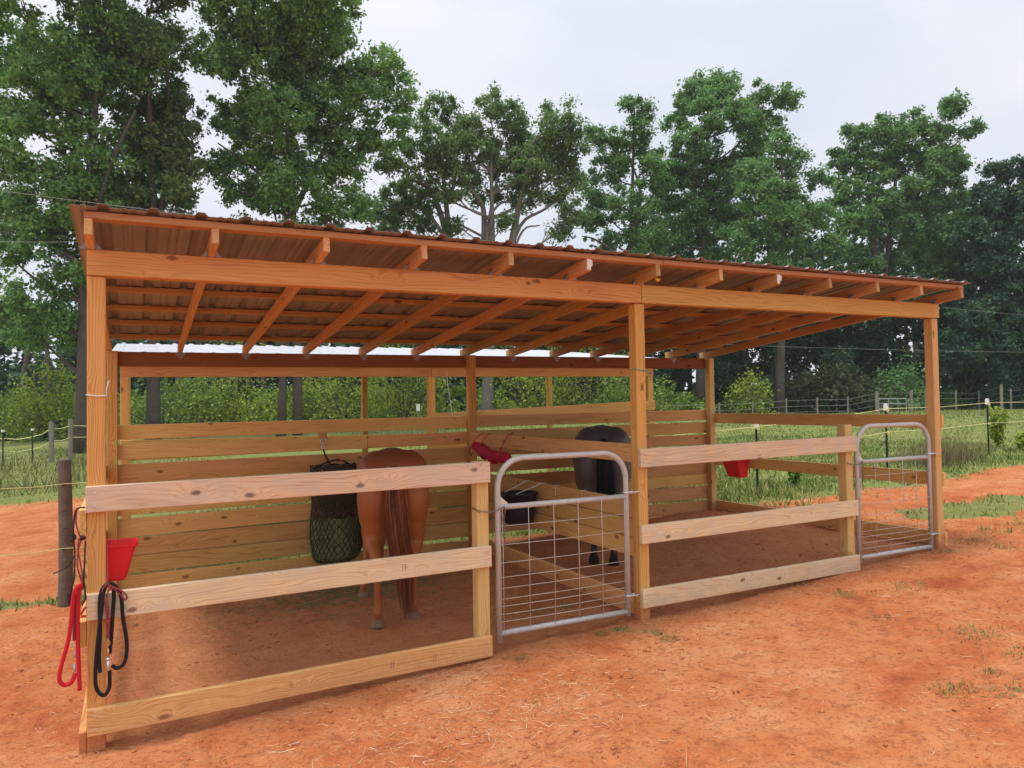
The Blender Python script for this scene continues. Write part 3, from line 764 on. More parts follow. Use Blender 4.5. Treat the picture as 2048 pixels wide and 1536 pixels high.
# ================================================================== TACK AND BUCKETS
def rrect(cx, cy, hx, hy, r, n=5):
    pts = []
    for sx_, sy_, a0 in ((1, 1, 0), (-1, 1, math.pi / 2), (-1, -1, math.pi), (1, -1, 1.5 * math.pi)):
        for t in np.linspace(a0, a0 + math.pi / 2, n):
            pts.append((cx + sx_ * (hx - r) + r * math.cos(t), cy + sy_ * (hy - r) + r * math.sin(t)))
    return pts
def loft(rings, closed_bottom=True):
    vs = []; fs = []; n = len(rings[0])
    for rg in rings: vs += rg
    for j in range(len(rings) - 1):
        for k in range(n):
            k2 = (k + 1) % n
            fs.append((j * n + k, j * n + k2, (j + 1) * n + k2, (j + 1) * n + k))
    fs.append(tuple(range(n))[::-1])
    fs.append(tuple((len(rings) - 1) * n + k for k in range(n)))
    return vs, fs
def flat_bucket(label, c, ax, hw, hd, h, grp):
    """flat backed feed bucket; ax is the direction it projects in, c the middle of its back top edge"""
    c = Vector(c); ax = Vector(ax).normalized(); sd = Vector((0, 0, 1)).cross(ax)
    t = thing('feed_bucket', label, 'bucket', c - Vector((0, 0, h)), grp)
    def rg(z, kx, ky, inset):
        return [tuple(c + sd * px + ax * (py * ky + (hd * ky) ) + Vector((0, 0, z))) for px, py in rrect(0, 0, hw * kx - inset, hd - inset, 0.028)]
    rings = [rg(-h, 0.66, 0.62, 0), rg(-h + 0.012, 0.72, 0.68, 0), rg(-h * 0.5, 0.85, 0.83, 0), rg(-0.022, 0.96, 0.97, 0), rg(-0.018, 1.03, 1.04, 0), rg(0, 1.04, 1.05, 0),
             rg(0, 1.0, 1.0, 0.004), rg(-0.03, 0.95, 0.95, 0.004), rg(-h * 0.5, 0.83, 0.82, 0.004), rg(-h + 0.016, 0.69, 0.65, 0.004)]
    mb = MB(); mb.add(*loft(rings)); mb.build('bucket_body', M['red_plastic'], t, smooth=False)
    # hooks over the board
    for s in (-1, 1):
        mb = MB(); p = c + sd * (s * hw * 0.6)
        a = -ax
        pts = [p + Vector((0, 0, -0.02)) + ax * 0.012, p + Vector((0, 0, 0.02)) + ax * 0.006, p + Vector((0, 0, 0.045)) + a * 0.012, p + Vector((0, 0, 0.03)) + a * 0.045]
        mb.tube(pts, 0.006, 6); mb.build('hook', M['red_plastic'], t)
    return t
flat_bucket('red plastic feed bucket hanging inside the left corner post above the ropes', (0.078, 0.150, 0.945), (1, 0, 0), 0.094, 0.081, 0.205, 'red feed buckets')
flat_bucket('red plastic feed bucket hanging on the right side rail', (7.312, 2.70, 0.940), (-1, 0, 0), 0.155, 0.115, 0.25, 'red feed buckets')

# black round tub on the divider
t = thing('black_tub', 'black rubber feed tub hung by two straps on the divider', 'tub', (3.462, 1.64, 0.56))
prof = [(0.0, 0.56), (0.125, 0.56), (0.14, 0.575), (0.155, 0.70), (0.165, 0.83), (0.178, 0.836), (0.178, 0.852), (0.160, 0.852), (0.148, 0.70), (0.130, 0.59), (0.0, 0.585)]
mb = MB(); n_ = 28; vs = []; fs = []
for rr, z in prof:
    for k in range(n_):
        a = 2 * math.pi * k / n_; vs.append((3.462 + rr * math.cos(a), 1.64 + rr * math.sin(a), z))
for j in range(len(prof) - 1):
    for k in range(n_):
        k2 = (k + 1) % n_; fs.append((j * n_ + k, j * n_ + k2, (j + 1) * n_ + k2, (j + 1) * n_ + k))
mb.add(vs, fs); mb.build('tub_body', M['black_plastic'], t, smooth=True)
for dy in (-0.11, 0.13):
    mb = MB(); mb.tube([(3.37, 1.64 + dy * 0.9, 0.845), (3.55, 1.64 + dy * 1.1, 0.905), (3.636, 1.64 + dy * 1.2, 0.938), (3.665, 1.64 + dy * 1.2, 0.936), (3.684, 1.64 + dy * 1.2, 0.88)], 0.0042, 6); mb.build('strap', M['twine_white'], t)
# spare wire hooks over the same board
for y in (1.25, 0.80):
    h = thing('wire_hook', 'thin wire hook over the divider, ' + ('nearer the black tub' if y > 1 else 'nearer the middle post'), 'hook', (3.637, y, 0.84))
    mb = MB(); mb.tube([(3.636, y, 0.845), (3.636, y, 0.936), (3.660, y, 0.9385), (3.683, y, 0.936), (3.683, y, 0.86)], 0.0032, 6); mb.build('bent_wire', M['wire'], h)

# rolled red sheet slung from the divider top board
t = thing('rolled_sheet', 'rolled red horse sheet slung by straps on the divider beside the post', 'sheet', (3.56, 2.45, 1.12))
pts = []; rad = []
for q in range(25):
    s = q / 24; y = 2.90 - 0.84 * s
    pts.append((3.572 + 0.012 * math.sin(9 * s), y, 1.235 - 0.10 * s - 0.035 * math.sin(math.pi * s) + 0.008 * math.sin(17 * s)))
    rad.append((0.060 + 0.008 * math.sin(23 * s) + 0.006 * math.sin(41 * s + 1)) * (0.55 + 0.45 * min(1, 6 * s + 0.1, 6 * (1 - s) + 0.1)))
mb = MB(); mb.tube(pts, rad, 16); o = mb.build('roll', M['red_cloth'], t, smooth=True)
for y in (2.84, 2.66, 2.20):
    mb = MB(); z = float(np.interp(y, [2.06, 2.9], [1.13, 1.235]))
    mb.tube([(3.512, y, z - 0.02), (3.54, y, z + 0.06), (3.632, y - 0.02, 1.372), (3.660, y - 0.025, 1.374), (3.686, y - 0.02, 1.34)], 0.011, 6, flat=0.35); mb.build('strap', M['red_strap'], t)
mb = MB(); mb.tube([(3.54, 2.93, 1.22), (3.53, 2.945, 1.15), (3.54, 2.92, 1.12), (3.55, 2.90, 1.16)], 0.006, 6); mb.build('buckle', M['dark_cord'], t)
mb = MB(); mb.tube([(3.57, 2.14, 1.10), (3.575, 2.13, 1.0), (3.57, 2.15, 0.95)], 0.004, 5); mb.build('cord', M['dark_cord'], t)

# hay net
t = thing('hay_net', 'black hay net stuffed with green hay hanging on the back wall', 'hay net', (2.07, 3.13, 0.08))
HN = []
zs = np.linspace(1.075, 0.075, 30)
def hn_pt(a, z):
    s = (1.075 - z) / 1.0
    hw = float(np.interp(s, [0, 0.12, 0.4, 0.75, 0.93, 1.0], [0.225, 0.235, 0.24, 0.255, 0.235, 0.17]))
    hd = float(np.interp(s, [0, 0.12, 0.4, 0.75, 0.93, 1.0], [0.05, 0.075, 0.095, 0.115, 0.10, 0.04]))
    c, sn = math.cos(a), math.sin(a)
    c2 = math.copysign(abs(c) ** 0.75, c); s2 = math.copysign(abs(sn) ** 0.75, sn)
    bump = 1 + 0.06 * math.sin(5 * a + 7 * z) + 0.05 * math.sin(11 * z + 3 * a)
    return np.array((2.075 + 0.02 * math.sin(3 * s) + hw * c2 * bump, 3.135 + hd * s2 * bump, z))
na = 30
vs = [tuple(hn_pt(2 * math.pi * k / na, z) * 1.0) for z in zs for k in range(na)]
fs = []
for j in range(len(zs) - 1):
    for k in range(na):
        k2 = (k + 1) % na; fs.append((j * na + k, (j + 1) * na + k, (j + 1) * na + k2, j * na + k2))
fs.append(tuple(range(na))); fs.append(tuple((len(zs) - 1) * na + k for k in range(na))[::-1])
m, nt, b = new_mat('packed_hay'); n, l = nodes(nt); tc = n('ShaderNodeTexCoord')
mp_ = n('ShaderNodeMapping'); mp_.inputs['Scale'].default_value = (60, 60, 14); l(tc.outputs['Object'], mp_.inputs[0])
h1 = noise(nt, mp_.outputs[0], 1.0, 5, 0.7)
cr = ramp(nt, [(0.35, (0.10, 0.13, 0.06)), (0.5, (0.23, 0.28, 0.13)), (0.7, (0.40, 0.43, 0.22))]); l(h1.outputs['Fac'], cr.inputs[0])
l(cr.outputs[0], b.inputs['Base Color']); b.inputs['Roughness'].default_value = 0.9
bb = n('ShaderNodeBump'); bb.inputs['Strength'].default_value = 1; bb.inputs['Distance'].default_value = 0.02; l(h1.outputs['Fac'], bb.inputs['Height']); l(bb.outputs[0], b.inputs['Normal'])
M['packed_hay'] = m
mb = MB(); mb.add(vs, fs); mb.build('hay', M['packed_hay'], t, smooth=True)
# netting: crossing cords
cen = np.array((2.075, 3.135, 0))
mb = MB()
for d in (-1, 1):
    for k in range(32):
        a0 = 2 * math.pi * k / 32
        pth = []
        for z in np.linspace(0.92, 0.08, 22):
            p = hn_pt(a0 + d * (0.92 - z) * 2.1, z); c = np.array((2.075, 3.135, z)); v = p - c
            pth.append(c + v * 1.02)
        mb.tube(pth, 0.0030, 4, cap=False)
mb.build('net', M['black_rope'], t)
# black fabric band round the top half and its webbing
mb = MB(); vs = []; fs = []; zz = [1.085, 1.05, 0.95, 0.80, 0.66, 0.54]
for z in zz:
    for k in range(na):
        p = hn_pt(2 * math.pi * k / na, min(z, 1.07)); c = np.array((2.075, 3.135, z)); p[2] = z + 0.012 * math.sin(4 * k)
        vs.append(tuple(c + (p - c) * 1.035))
for j in range(len(zz) - 1):
    for k in range(na):
        k2 = (k + 1) % na
        fs.append((j * na + k, (j + 1) * na + k, (j + 1) * na + k2, j * na + k2))
mb.add(vs, fs); o = mb.build('band', simple('dark_netting', (0.075, 0.055, 0.036), 0.85, 0, 0.2, 0.95, 60, bump=1, bscale=120), t, smooth=True)
for z, f in ((0.92, 1.05), (0.76, 1.05)):
    mb = MB(); pth = [np.array((2.075, 3.135, z)) + (hn_pt(math.pi + math.pi * q / 20, z) - np.array((2.075, 3.135, z))) * f + np.array((0, 0, 0.012 * math.sin(q))) for q in range(21)]
    mb.tube(pth, 0.007, 5); mb.build('webbing', simple('brown_webbing', (0.10, 0.055, 0.04), 0.8, 0, 0.2, 0.4, 60), o)
mb = MB(); top = [hn_pt(math.pi * 1.08, 1.05), (2.0, 3.08, 1.12), (2.09, 3.05, 1.14), (2.17, 3.08, 1.12), hn_pt(math.pi * 1.9, 1.05)]
mb.tube(top, 0.022, 8, flat=0.4); mb.build('collar', M['black_rope'], t)
mb = MB(); mb.tube([(2.105, 3.03, 1.125), (2.135, 3.03, 1.13)], 0.028, 6, flat=0.3); mb.build('red_tab', M['red_strap'], t)
mb = MB(); mb.tube([(2.02, 3.08, 1.10), (2.0, 3.16, 1.17), (1.992, 3.24, 1.235)], 0.010, 6); mb.build('hanging_strap', M['black_rope'], t)
mb = MB()
mb.ring((1.99, 3.245, 1.262), (0, 0, 1), (1, 0, 0), 0.028, 0.0055, 16, 6, R2=0.013)
mb.ring((1.99, 3.245, 1.325), (0, 0, 1), (1, 0, 0), 0.026, 0.006, 16, 6)
mb.tube([(1.99, 3.268, 1.335), (1.99, 3.24, 1.335)], 0.008, 8)
mb.build('snap_hook', M['galv_bright'], t, smooth=True)
mb = MB(); mb.box((1.945, 3.255, 1.355), (2.035, 3.2705, 1.42)); mb.build('mounting_block', M['rafter'], t)
# loose hay sticking out of the net
def blades(n, pos, dirs, length, width, rng):
    """flat thin strips: n bases, directions, lengths"""
    side = np.cross(dirs, rng.normal(size=(n, 3))); side /= np.linalg.norm(side, axis=1, keepdims=True) + 1e-9
    wv = side * width[:, None] * 0.5
    mid = pos + dirs * length[:, None] * 0.5 + rng.normal(size=(n, 3)) * (length * 0.06)[:, None]
    tip = pos + dirs * length[:, None]
    V = np.stack([pos - wv, pos + wv, mid + wv * 0.8, mid - wv * 0.8, tip + wv * 0.2, tip - wv * 0.2], 1).reshape(-1, 3)
    b0 = (np.arange(n) * 6)[:, None]
    Q = np.concatenate([b0 + np.array([[0, 1, 2, 3]]), b0 + np.array([[3, 2, 4, 5]])], 0)
    return V, Q
k = 1500
ang = RNG.uniform(math.pi, 2 * math.pi, k); zz = RNG.uniform(0.08, 0.62, k)
pos = np.array([hn_pt(a, z) for a, z in zip(ang, zz)])
dr = np.stack([np.cos(ang) * 0.5, np.sin(ang) * 0.45, RNG.normal(size=k) * 0.9], 1) + RNG.normal(size=(k, 3)) * 0.5; dr /= np.linalg.norm(dr, axis=1, keepdims=True)
V, Q = blades(k, pos, dr, RNG.uniform(0.02, 0.07, k), np.full(k, 0.0035), RNG)
o = mesh_np('loose_hay', V, Q, M['hay'], t, origin=WM[t.name].translation, quads=True); tag(o, kind='stuff')

# ropes and halters on the left corner post
def px_path(pts, Y, dy=None):
    return [onY(px, py, Y if dy is None else Y + dy[i]) for i, (px, py) in enumerate(pts)]
def smooth_path(P, n=8):
    P = [np.asarray(p, float) for p in P]; out = []
    Q = [2 * P[0] - P[1]] + P + [2 * P[-1] - P[-2]]
    for i in range(1, len(Q) - 2):
        for k in range(n):
            t = k / n
            out.append(0.5 * ((2 * Q[i]) + (-Q[i-1] + Q[i+1]) * t + (2*Q[i-1] - 5*Q[i] + 4*Q[i+1] - Q[i+2]) * t*t + (-Q[i-1] + 3*Q[i] - 3*Q[i+1] + Q[i+2]) * t**3))
    out.append(P[-1]); return out
def zz2(x, y): return 100 + x / 3.841, 1000 + y / 3.84
YR = -0.062
def hang(name, label, cat, parts, base):
    t = thing(name, label, cat, base)
    for nm, mat, pts, r, dy in parts:
        mb = MB(); mb.tube(smooth_path(px_path([zz2(*p) for p in pts], YR, dy)), r, 10); mb.build(nm, mat, t, smooth=True)
    return t
bt = hang('black_lead_rope', 'coiled black lead rope with brass snap hanging on the left corner post', 'rope', [
    ('rope', M['black_rope'], [(385, 1325), (378, 1200), (385, 1000), (380, 800), (400, 690), (450, 640), (500, 660), (545, 740), (560, 900), (590, 1100), (575, 1240), (520, 1290), (475, 1270)], 0.0098, [0,0,0,0,-0.004,-0.01,-0.01,-0.004,0,0,0,0,0.0]),
    ('rope', M['black_rope'], [(458, 1310), (455, 1440), (410, 1500), (355, 1440), (350, 1300), (365, 1100), (395, 850), (420, 680), (470, 640), (490, 720), (480, 900), (470, 1070), (458, 1180)], 0.0098, [0,0,0,0,0,-0.012,-0.016,-0.022,-0.024,-0.012,-0.006,0,0]),
    ], onY(*zz2(440, 1500), YR))
p = [onY(*zz2(447, y), YR - 0.012) for y in (1060, 1100, 1150, 1210, 1230, 1310)]
mb = MB(); mb.ring(p[1], (0, 0, 1), (1, 0, 0), 0.013, 0.003, 14, 6, R2=0.009); mb.tube([p[2] + np.array((0, 0, 0.006)), p[3]], [0.005, 0.007], 8); mb.build('snap_hook', M['brass'], bt, smooth=True)
mb = MB(); mb.tube([p[3], p[4]], 0.011, 10); mb.tube([p[4], p[5]], 0.008, 10); mb.build('ferrule', M['galv_bright'], bt, smooth=True)
hang('maroon_halter', 'thin maroon rope halter knotted on the left post over the black rope', 'halter', [
    ('cord', M['maroon_rope'], [(440, 345), (445, 500), (440, 640)], 0.0035, [0.03, 0.01, -0.03]),
    ('cord', M['maroon_rope'], [(440, 640), (405, 700), (425, 800), (440, 930), (440, 1060)], 0.0045, [-0.03, -0.024, -0.02, -0.018, -0.015]),
    ('cord', M['maroon_rope'], [(445, 645), (470, 670), (440, 720), (445, 820), (452, 930), (450, 1060)], 0.0045, [-0.035, -0.03, -0.026, -0.022, -0.02, -0.017]),
    ('cord', M['maroon_rope'], [(445, 655), (500, 675), (560, 705), (592, 745), (575, 765), (545, 730), (500, 690), (450, 665)], 0.0048, [-0.035, -0.03, -0.026, -0.022, -0.02, -0.022, -0.026, -0.033]),
    ('knot', M['maroon_rope'], [(430, 925), (455, 940), (435, 950), (450, 930)], 0.0055, [-0.02] * 4),
    ], onY(*zz2(445, 1060), YR))
YR = -0.045
rt = hang('red_lead_rope', 'looped red lead rope hanging beside the left corner post', 'rope', [
    ('rope', M['red_rope'], [(228, 1460), (222, 1300), (215, 1100), (215, 850), (225, 700), (240, 660), (210, 665), (180, 740), (165, 900), (140, 1080), (85, 1280), (72, 1380), (110, 1420), (165, 1400), (195, 1330)], 0.0105, [0,0,0,0,0,-0.01,-0.02,-0.02,-0.012,0,0,0,0,0,0.01]),
    ('strap', M['maroon_rope'], [(200, 720), (192, 850), (186, 1000), (186, 1080)], 0.008, [0.01, 0.012, 0.012, 0.01]),
    ('strap', M['red_strap'], [(238, 880), (255, 850), (275, 820)], 0.006, [0.0, 0.0, 0.0]),
    ('strap', M['red_strap'], [(235, 895), (275, 893)], 0.007, [0.0, 0.0]),
    ], onY(*zz2(190, 1460), YR))
p = [onY(*zz2(188, y), YR + 0.008) for y in (1085, 1110, 1160, 1210, 1260, 1320)]
mb = MB(); mb.ring(p[1], (0, 0, 1), (1, 0, 0), 0.010, 0.0025, 12, 6); mb.tube([p[2], p[3]], [0.004, 0.006], 8); mb.tube([p[4], p[5]], 0.007, 8); mb.build('snap_hook', M['galv'], rt, smooth=True)
hang('dark_halter', 'dark rope halter looped over the end of the left side rail', 'halter', [
    ('cord', M['dark_cord'], [(268, 58), (225, 60), (195, 90), (183, 180), (180, 290), (190, 400), (185, 600), (165, 680), (150, 780)], 0.0042, [-0.02, -0.01, 0, 0, 0, 0, 0, 0, 0]),
    ('cord', M['maroon_rope'], [(205, 80), (200, 170), (225, 270), (245, 290), (220, 370), (210, 500), (240, 620), (258, 680)], 0.004, [0] * 8),
    ('cord', M['maroon_rope'], [(225, 290), (215, 360), (230, 470), (245, 560), (250, 650)], 0.0036, [-0.006] * 5),
    ('cord', M['dark_cord'], [(272, 315), (265, 480), (260, 620), (270, 700), (272, 760), (245, 810)], 0.0042, [-0.003] * 6),
    ('cord', M['dark_cord'], [(185, 430), (150, 500), (85, 540), (25, 565)], 0.003, [0, 0, 0, 0]),
    ('knot', M['dark_cord'], [(170, 260), (192, 285), (172, 310), (190, 270)], 0.009, [0] * 4),
    ('knot', M['dark_cord'], [(235, 280), (265, 290), (240, 300), (262, 284)], 0.009, [-0.01] * 4),
    ('pad', M['black_rope'], [(150, 720), (148, 760), (152, 795)], 0.008, [0.01] * 3),
    ], onY(*zz2(220, 800), YR))

# twine tied round the posts
def twine(label, mat, cx, z, tail):
    t = thing('twine', label, 'twine', (cx, 0.0445, z)); e = 0.0475
    mb = MB(); mb.loop([(cx + sx_ * e, 0.0445 + sy_ * e, z + dz) for sx_, sy_, dz in ((-1, -1, 0.004), (0, -1, -0.004), (1, -1, -0.002), (1, 0, 0), (1, 1, 0), (0, 1, 0), (-1, 1, 0.004), (-1, 0, 0.004))], 0.004, 6); mb.build('loop', mat, t)
    mb = MB(); mb.tube(smooth_path(tail, 4), 0.004, 6); mb.build('loose_end', mat, t)
twine('pale twine tied round the left corner post', M['twine_white'], 0.0445, 1.765, [(0.093, -0.004, 1.765), (0.094, -0.012, 1.80), (0.105, -0.014, 1.845)])
twine('green twine tied round the middle post', M['twine_green'], 3.680, 1.93, [(3.729, -0.004, 1.93), (3.742, -0.014, 1.915), (3.752, -0.012, 1.88), (3.765, -0.01, 1.85)])

# ================================================================== HORSES
def remesh(mbv, voxel, smooth_it):
    me = bpy.data.meshes.new('tmp'); me.from_pydata(mbv.v, [], mbv.f); me.update()
    o = bpy.data.objects.new('tmp', me); COL.objects.link(o)
    md = o.modifiers.new('r', 'REMESH'); md.mode = 'VOXEL'; md.voxel_size = voxel; md.use_smooth_shade = True
    ms = o.modifiers.new('s', 'SMOOTH'); ms.iterations = smooth_it; ms.factor = 0.5
    dg = bpy.context.evaluated_depsgraph_get()
    res = bpy.data.meshes.new_from_object(o.evaluated_get(dg))
    bpy.data.objects.remove(o); bpy.data.meshes.remove(me)
    return res
def ell(mb, c, r, rot=None, n=14, m_=10):
    vs = []; fs = []
    Rm = rot if rot is not None else np.eye(3)
    for j in range(m_ + 1):
        ph = math.pi * j / m_
        for k in range(n):
            th = 2 * math.pi * k / n
            p = Rm @ np.array((r[0] * math.sin(ph) * math.cos(th), r[1] * math.sin(ph) * math.sin(th), r[2] * math.cos(ph)))
            vs.append(np.asarray(c) + p)
    for j in range(m_):
        for k in range(n):
            k2 = (k + 1) % n
            if j == 0: fs.append((0, (j + 1) * n + k, (j + 1) * n + k2))
            elif j == m_ - 1: fs.append((j * n + k, m_ * n, j * n + k2))
            else: fs.append((j * n + k, (j + 1) * n + k, (j + 1) * n + k2, j * n + k2))
    mb.add(vs, fs)
def horse(name, label, root, yaw, mat, tailmat, hind, front, neck, tail_c, tail_n, tail_bottom, mane_mat):
    Rz = Matrix.Rotation(yaw, 4, 'Z'); W = Matrix.Translation(Vector(root)) @ Rz
    t = bpy.data.objects.new(name, None); put(t, None, W); tag(t, label, 'horse')
    mb = MB()
    # hindquarters: two rounded buttocks with a groove between them
    for s in (-1, 1):
        ell(mb, (s * 0.128, 0.24, 1.14), (0.178, 0.30, 0.235))
        ell(mb, (s * 0.150, 0.17, 0.98), (0.148, 0.22, 0.27))
        ell(mb, (s * 0.150, 0.20, 0.82), (0.118, 0.20, 0.24))
        ell(mb, (s * 0.20, 0.42, 0.90), (0.09, 0.16, 0.24))
        ell(mb, (s * 0.17, 1.38, 0.98), (0.11, 0.20, 0.30))
        ell(mb, (s * 0.15, 1.33, 0.78), (0.09, 0.13, 0.20))
    ell(mb, (0, 0.34, 1.225), (0.21, 0.34, 0.165))
    ell(mb, (0, 0.95, 1.03), (0.30, 0.62, 0.31))
    ell(mb, (0, 0.75, 1.09), (0.25, 0.60, 0.22))
    ell(mb, (0, 1.35, 0.98), (0.23, 0.34, 0.32))
    ell(mb, (0, 1.25, 1.15), (0.10, 0.34, 0.12))
    # hind legs
    for s, (hx, hy) in zip((-1, 1), hind):
        th = np.array((s * 0.155, 0.20, 0.72))
        hk = np.array((hx - s * 0.002, hy - 0.055, 0.50)); hk_m = (th + hk) / 2 + np.array((s * 0.012, 0.02, 0.0))
        ft = np.array((hx, hy - 0.015, 0.135))
        mb.tube([th, hk_m, hk + np.array((0, 0.012, 0.05)), hk], [0.115, 0.078, 0.052, 0.050], 12)
        ell(mb, hk + np.array((0, -0.018, 0.028)), (0.040, 0.058, 0.065))
        mb.tube([hk + np.array((0, 0, 0.03)), hk * 0.55 + ft * 0.45, ft], [0.046, 0.035, 0.036], 12)
        ell(mb, ft, (0.042, 0.048, 0.046))
        mb.tube([ft, (hx, hy + 0.025, 0.07)], [0.037, 0.044], 12)
        mb.tube([(hx, hy + 0.02, 0.085), (hx, hy + 0.03, 0.05), (hx, hy + 0.035, 0.0)], [0.048, 0.056, 0.063], 14)
    for s, (hx, hy) in zip((-1, 1), front):
        el = np.array((s * 0.15, 1.32, 0.74)); kn = np.array(((hx + s * 0.15) / 2 * 1.0, (hy + 1.30) / 2, 0.44)); ft = np.array((hx, hy - 0.01, 0.125))
        mb.tube([el, (el + kn) / 2, kn], [0.085, 0.058, 0.046], 12); ell(mb, kn, (0.046, 0.046, 0.055))
        mb.tube([kn, kn * 0.5 + ft * 0.5, ft], [0.042, 0.031, 0.034], 12); ell(mb, ft, (0.038, 0.042, 0.040))
        mb.tube([ft, (hx, hy + 0.025, 0.065)], [0.034, 0.042], 12)
        mb.tube([(hx, hy + 0.02, 0.08), (hx, hy + 0.035, 0.0)], [0.047, 0.064], 14)
    # neck and head
    n0, n1, n2, muz = [np.array(p) for p in neck]
    mb.tube([n0, (n0 + n1) / 2 + np.array((0, 0.03, 0.05)), n1, n2], [0.21, 0.16, 0.125, 0.10], 14, flat=1.0)
    dirh = (muz - n2) / np.linalg.norm(muz - n2)
    mb.tube([n2 - dirh * 0.05, n2 + dirh * 0.12, n2 + dirh * 0.32, muz - dirh * 0.06, muz], [0.085, 0.115, 0.078, 0.066, 0.05], 14)
    for s in (-1, 1):
        b0 = n2 - dirh * 0.06 + np.array((s * 0.055, -0.02, 0.02))
        mb.tube([b0, b0 - dirh * 0.06 + np.array((s * 0.012, 0, 0)), b0 - dirh * 0.14], [0.026, 0.03, 0.006], 8)
    me = remesh(mb, 0.018, 9)
    me.materials.clear(); me.materials.append(mat); me.name = 'horse_body'
    me.polygons.foreach_set('use_smooth', [True] * len(me.polygons))
    o = bpy.data.objects.new('body', me); put(o, t, W)
    # tail: long loose hair
    rng = np.random.default_rng(5)
    verts = []; faces = []
    cs = np.array(tail_c); ts = np.linspace(0, 1, len(cs))
    mb = MB()
    for q in range(tail_n):
        a = rng.uniform(0, 2 * math.pi); rr = math.sqrt(rng.uniform(0, 1))
        ln = rng.uniform(0.70, 1.0) if rng.uniform() < 0.75 else rng.uniform(0.35, 0.7)
        ph = rng.uniform(0, 6.28); ph2 = rng.uniform(0, 6.28)
        path = []; rad = []
        for k in range(9):
            u = k / 8 * ln
            c = np.array([np.interp(u, ts, cs[:, i]) for i in range(3)])
            sp = np.interp(u, [0, 0.12, 0.4, 0.7, 1.0], [0.024, 0.048, 0.080, 0.085, 0.045])
            path.append(c + np.array((rr * math.cos(a) * sp + 0.010 * math.sin(7 * u + ph), rr * math.sin(a) * sp * 0.55 + 0.006 * math.sin(9 * u + ph2), 0)))
            rad.append(0.0032 * (1 - 0.75 * (k / 8) ** 2))
        mb.tube(path, rad, 3, cap=False)
    wv = [W @ Vector(p) for p in mb.v]
    mb.v = [tuple(p) for p in wv]
    hair = mb.build('tail', tailmat, t, origin=W.translation, smooth=True)
    # dock of the tail
    md = MB(); md.tube([W @ Vector(p) for p in (tail_c[0], tail_c[1], tuple((np.array(tail_c[1]) + np.array(tail_c[2])) / 2))], [0.045, 0.04, 0.02], 10)
    md.build('tail_dock', mane_mat, t, origin=W.translation, smooth=True)
    # mane
    mb = MB()
    for q in range(90):
        u = rng.uniform(0, 1); b0 = n0 * (1 - u) + n1 * u if u < 0.7 else n1 * (1 - (u - 0.7) / 0.3) + n2 * (u - 0.7) / 0.3
        up = b0 + np.array((rng.normal() * 0.015, 0.0, 0.04 - 0.03 * u))
        mb.tube([up, up + np.array((0.07 + rng.normal() * 0.02, -0.02, -0.03)), up + np.array((0.12, -0.03, -0.16))], [0.008, 0.007, 0.002], 4, cap=False)
    mb.v = [tuple(W @ Vector(p)) for p in mb.v]
    mb.build('mane', tailmat, t, origin=W.translation, smooth=True)
    return t
g1 = gzf(2.07, 1.12)
horse('chestnut_horse', 'chestnut horse seen from behind with long red tail, eating at the hay net', (2.075, 1.115, g1 - 0.008), -0.255, M['chestnut'], M['tail_red'],
      [(-0.145, -0.06), (0.145, 0.075)], [(-0.235, 0.86), (0.14, 1.20)], [(0, 1.50, 1.08), (-0.05, 1.70, 0.80), (-0.10, 1.76, 0.55), (-0.16, 1.60, 0.15)],
      [(0.0, -0.005, 1.235), (0.0, -0.095, 1.15), (0.005, -0.135, 0.95), (0.02, -0.15, 0.70), (0.06, -0.15, 0.42), (0.085, -0.14, 0.07)], 760, 0.07, M['chestnut'])
g2 = gzf(4.38, 1.6)
horse('grey_horse', 'dark grey horse seen from behind with black tail and legs in the right stall', (4.42, 1.62, g2 - 0.008), -0.53, M['grey_coat'], M['tail_black'],
      [(-0.115, 0.02), (0.075, -0.09)], [(-0.12, 1.12), (0.13, 1.05)], [(0, 1.45, 1.10), (0.02, 1.52, 0.85), (0.05, 1.46, 0.6), (0.06, 1.38, 0.28)],
      [(0.0, -0.005, 1.235), (0.0, -0.095, 1.15), (0.0, -0.14, 0.95), (0.0, -0.15, 0.70), (0.01, -0.14, 0.5), (0.01, -0.13, 0.36)], 520, 0.3, M['tail_black'])

# ================================================================== FENCES
# weathered round post at the left with its two wires
t = thing('fence_post', 'dark weathered round fence post beside the left end of the shelter', 'post', (-0.36, 3.64, gzf(-0.36, 3.64)))
mb = MB(); zb = gzf(-0.36, 3.64)
pth = [(-0.36 + 0.008 * math.sin(z * 3), 3.64, zb + z) for z in (-0.3, 0.0, 0.35, 0.7, 1.05, 1.37, 1.385)]
mb.tube(pth, [0.064, 0.063, 0.061, 0.06, 0.059, 0.058, 0.048], 14); mb.build('timber', M['old_post'], t, smooth=False)
for py in (968, 1097):
    p = onY(127, py, 3.60)
    mb = MB(); mb.tube([p + np.array((0, 0.0, -0.02)), p + np.array((0, -0.035, 0)), p + np.array((0, 0, 0.02))], 0.008, 6); mb.build('insulator', M['black_plastic'], t)
for i_, (py0, py1, lb) in enumerate(((968, 978, 'upper'), (1097, 1112, 'lower'))):
    a = onY(127, py0, 3.565); b0 = onY(0, py1, 3.1); d = b0 - a
    e = onY(176, py0 - 3, 3.6)
    mb = MB(); mb.tube([a + (e - a) * 1.0, a, a + d * 0.5 + np.array((0, 0, -0.008)), a + d, a + d * 4], 0.0032, 5)
    o = mb.build('fence_wire', M['yellow_tape'], None, origin=tuple(a)); tag(o, f'pale electric wire fixed to the dark round post, {lb} of the two', 'wire')

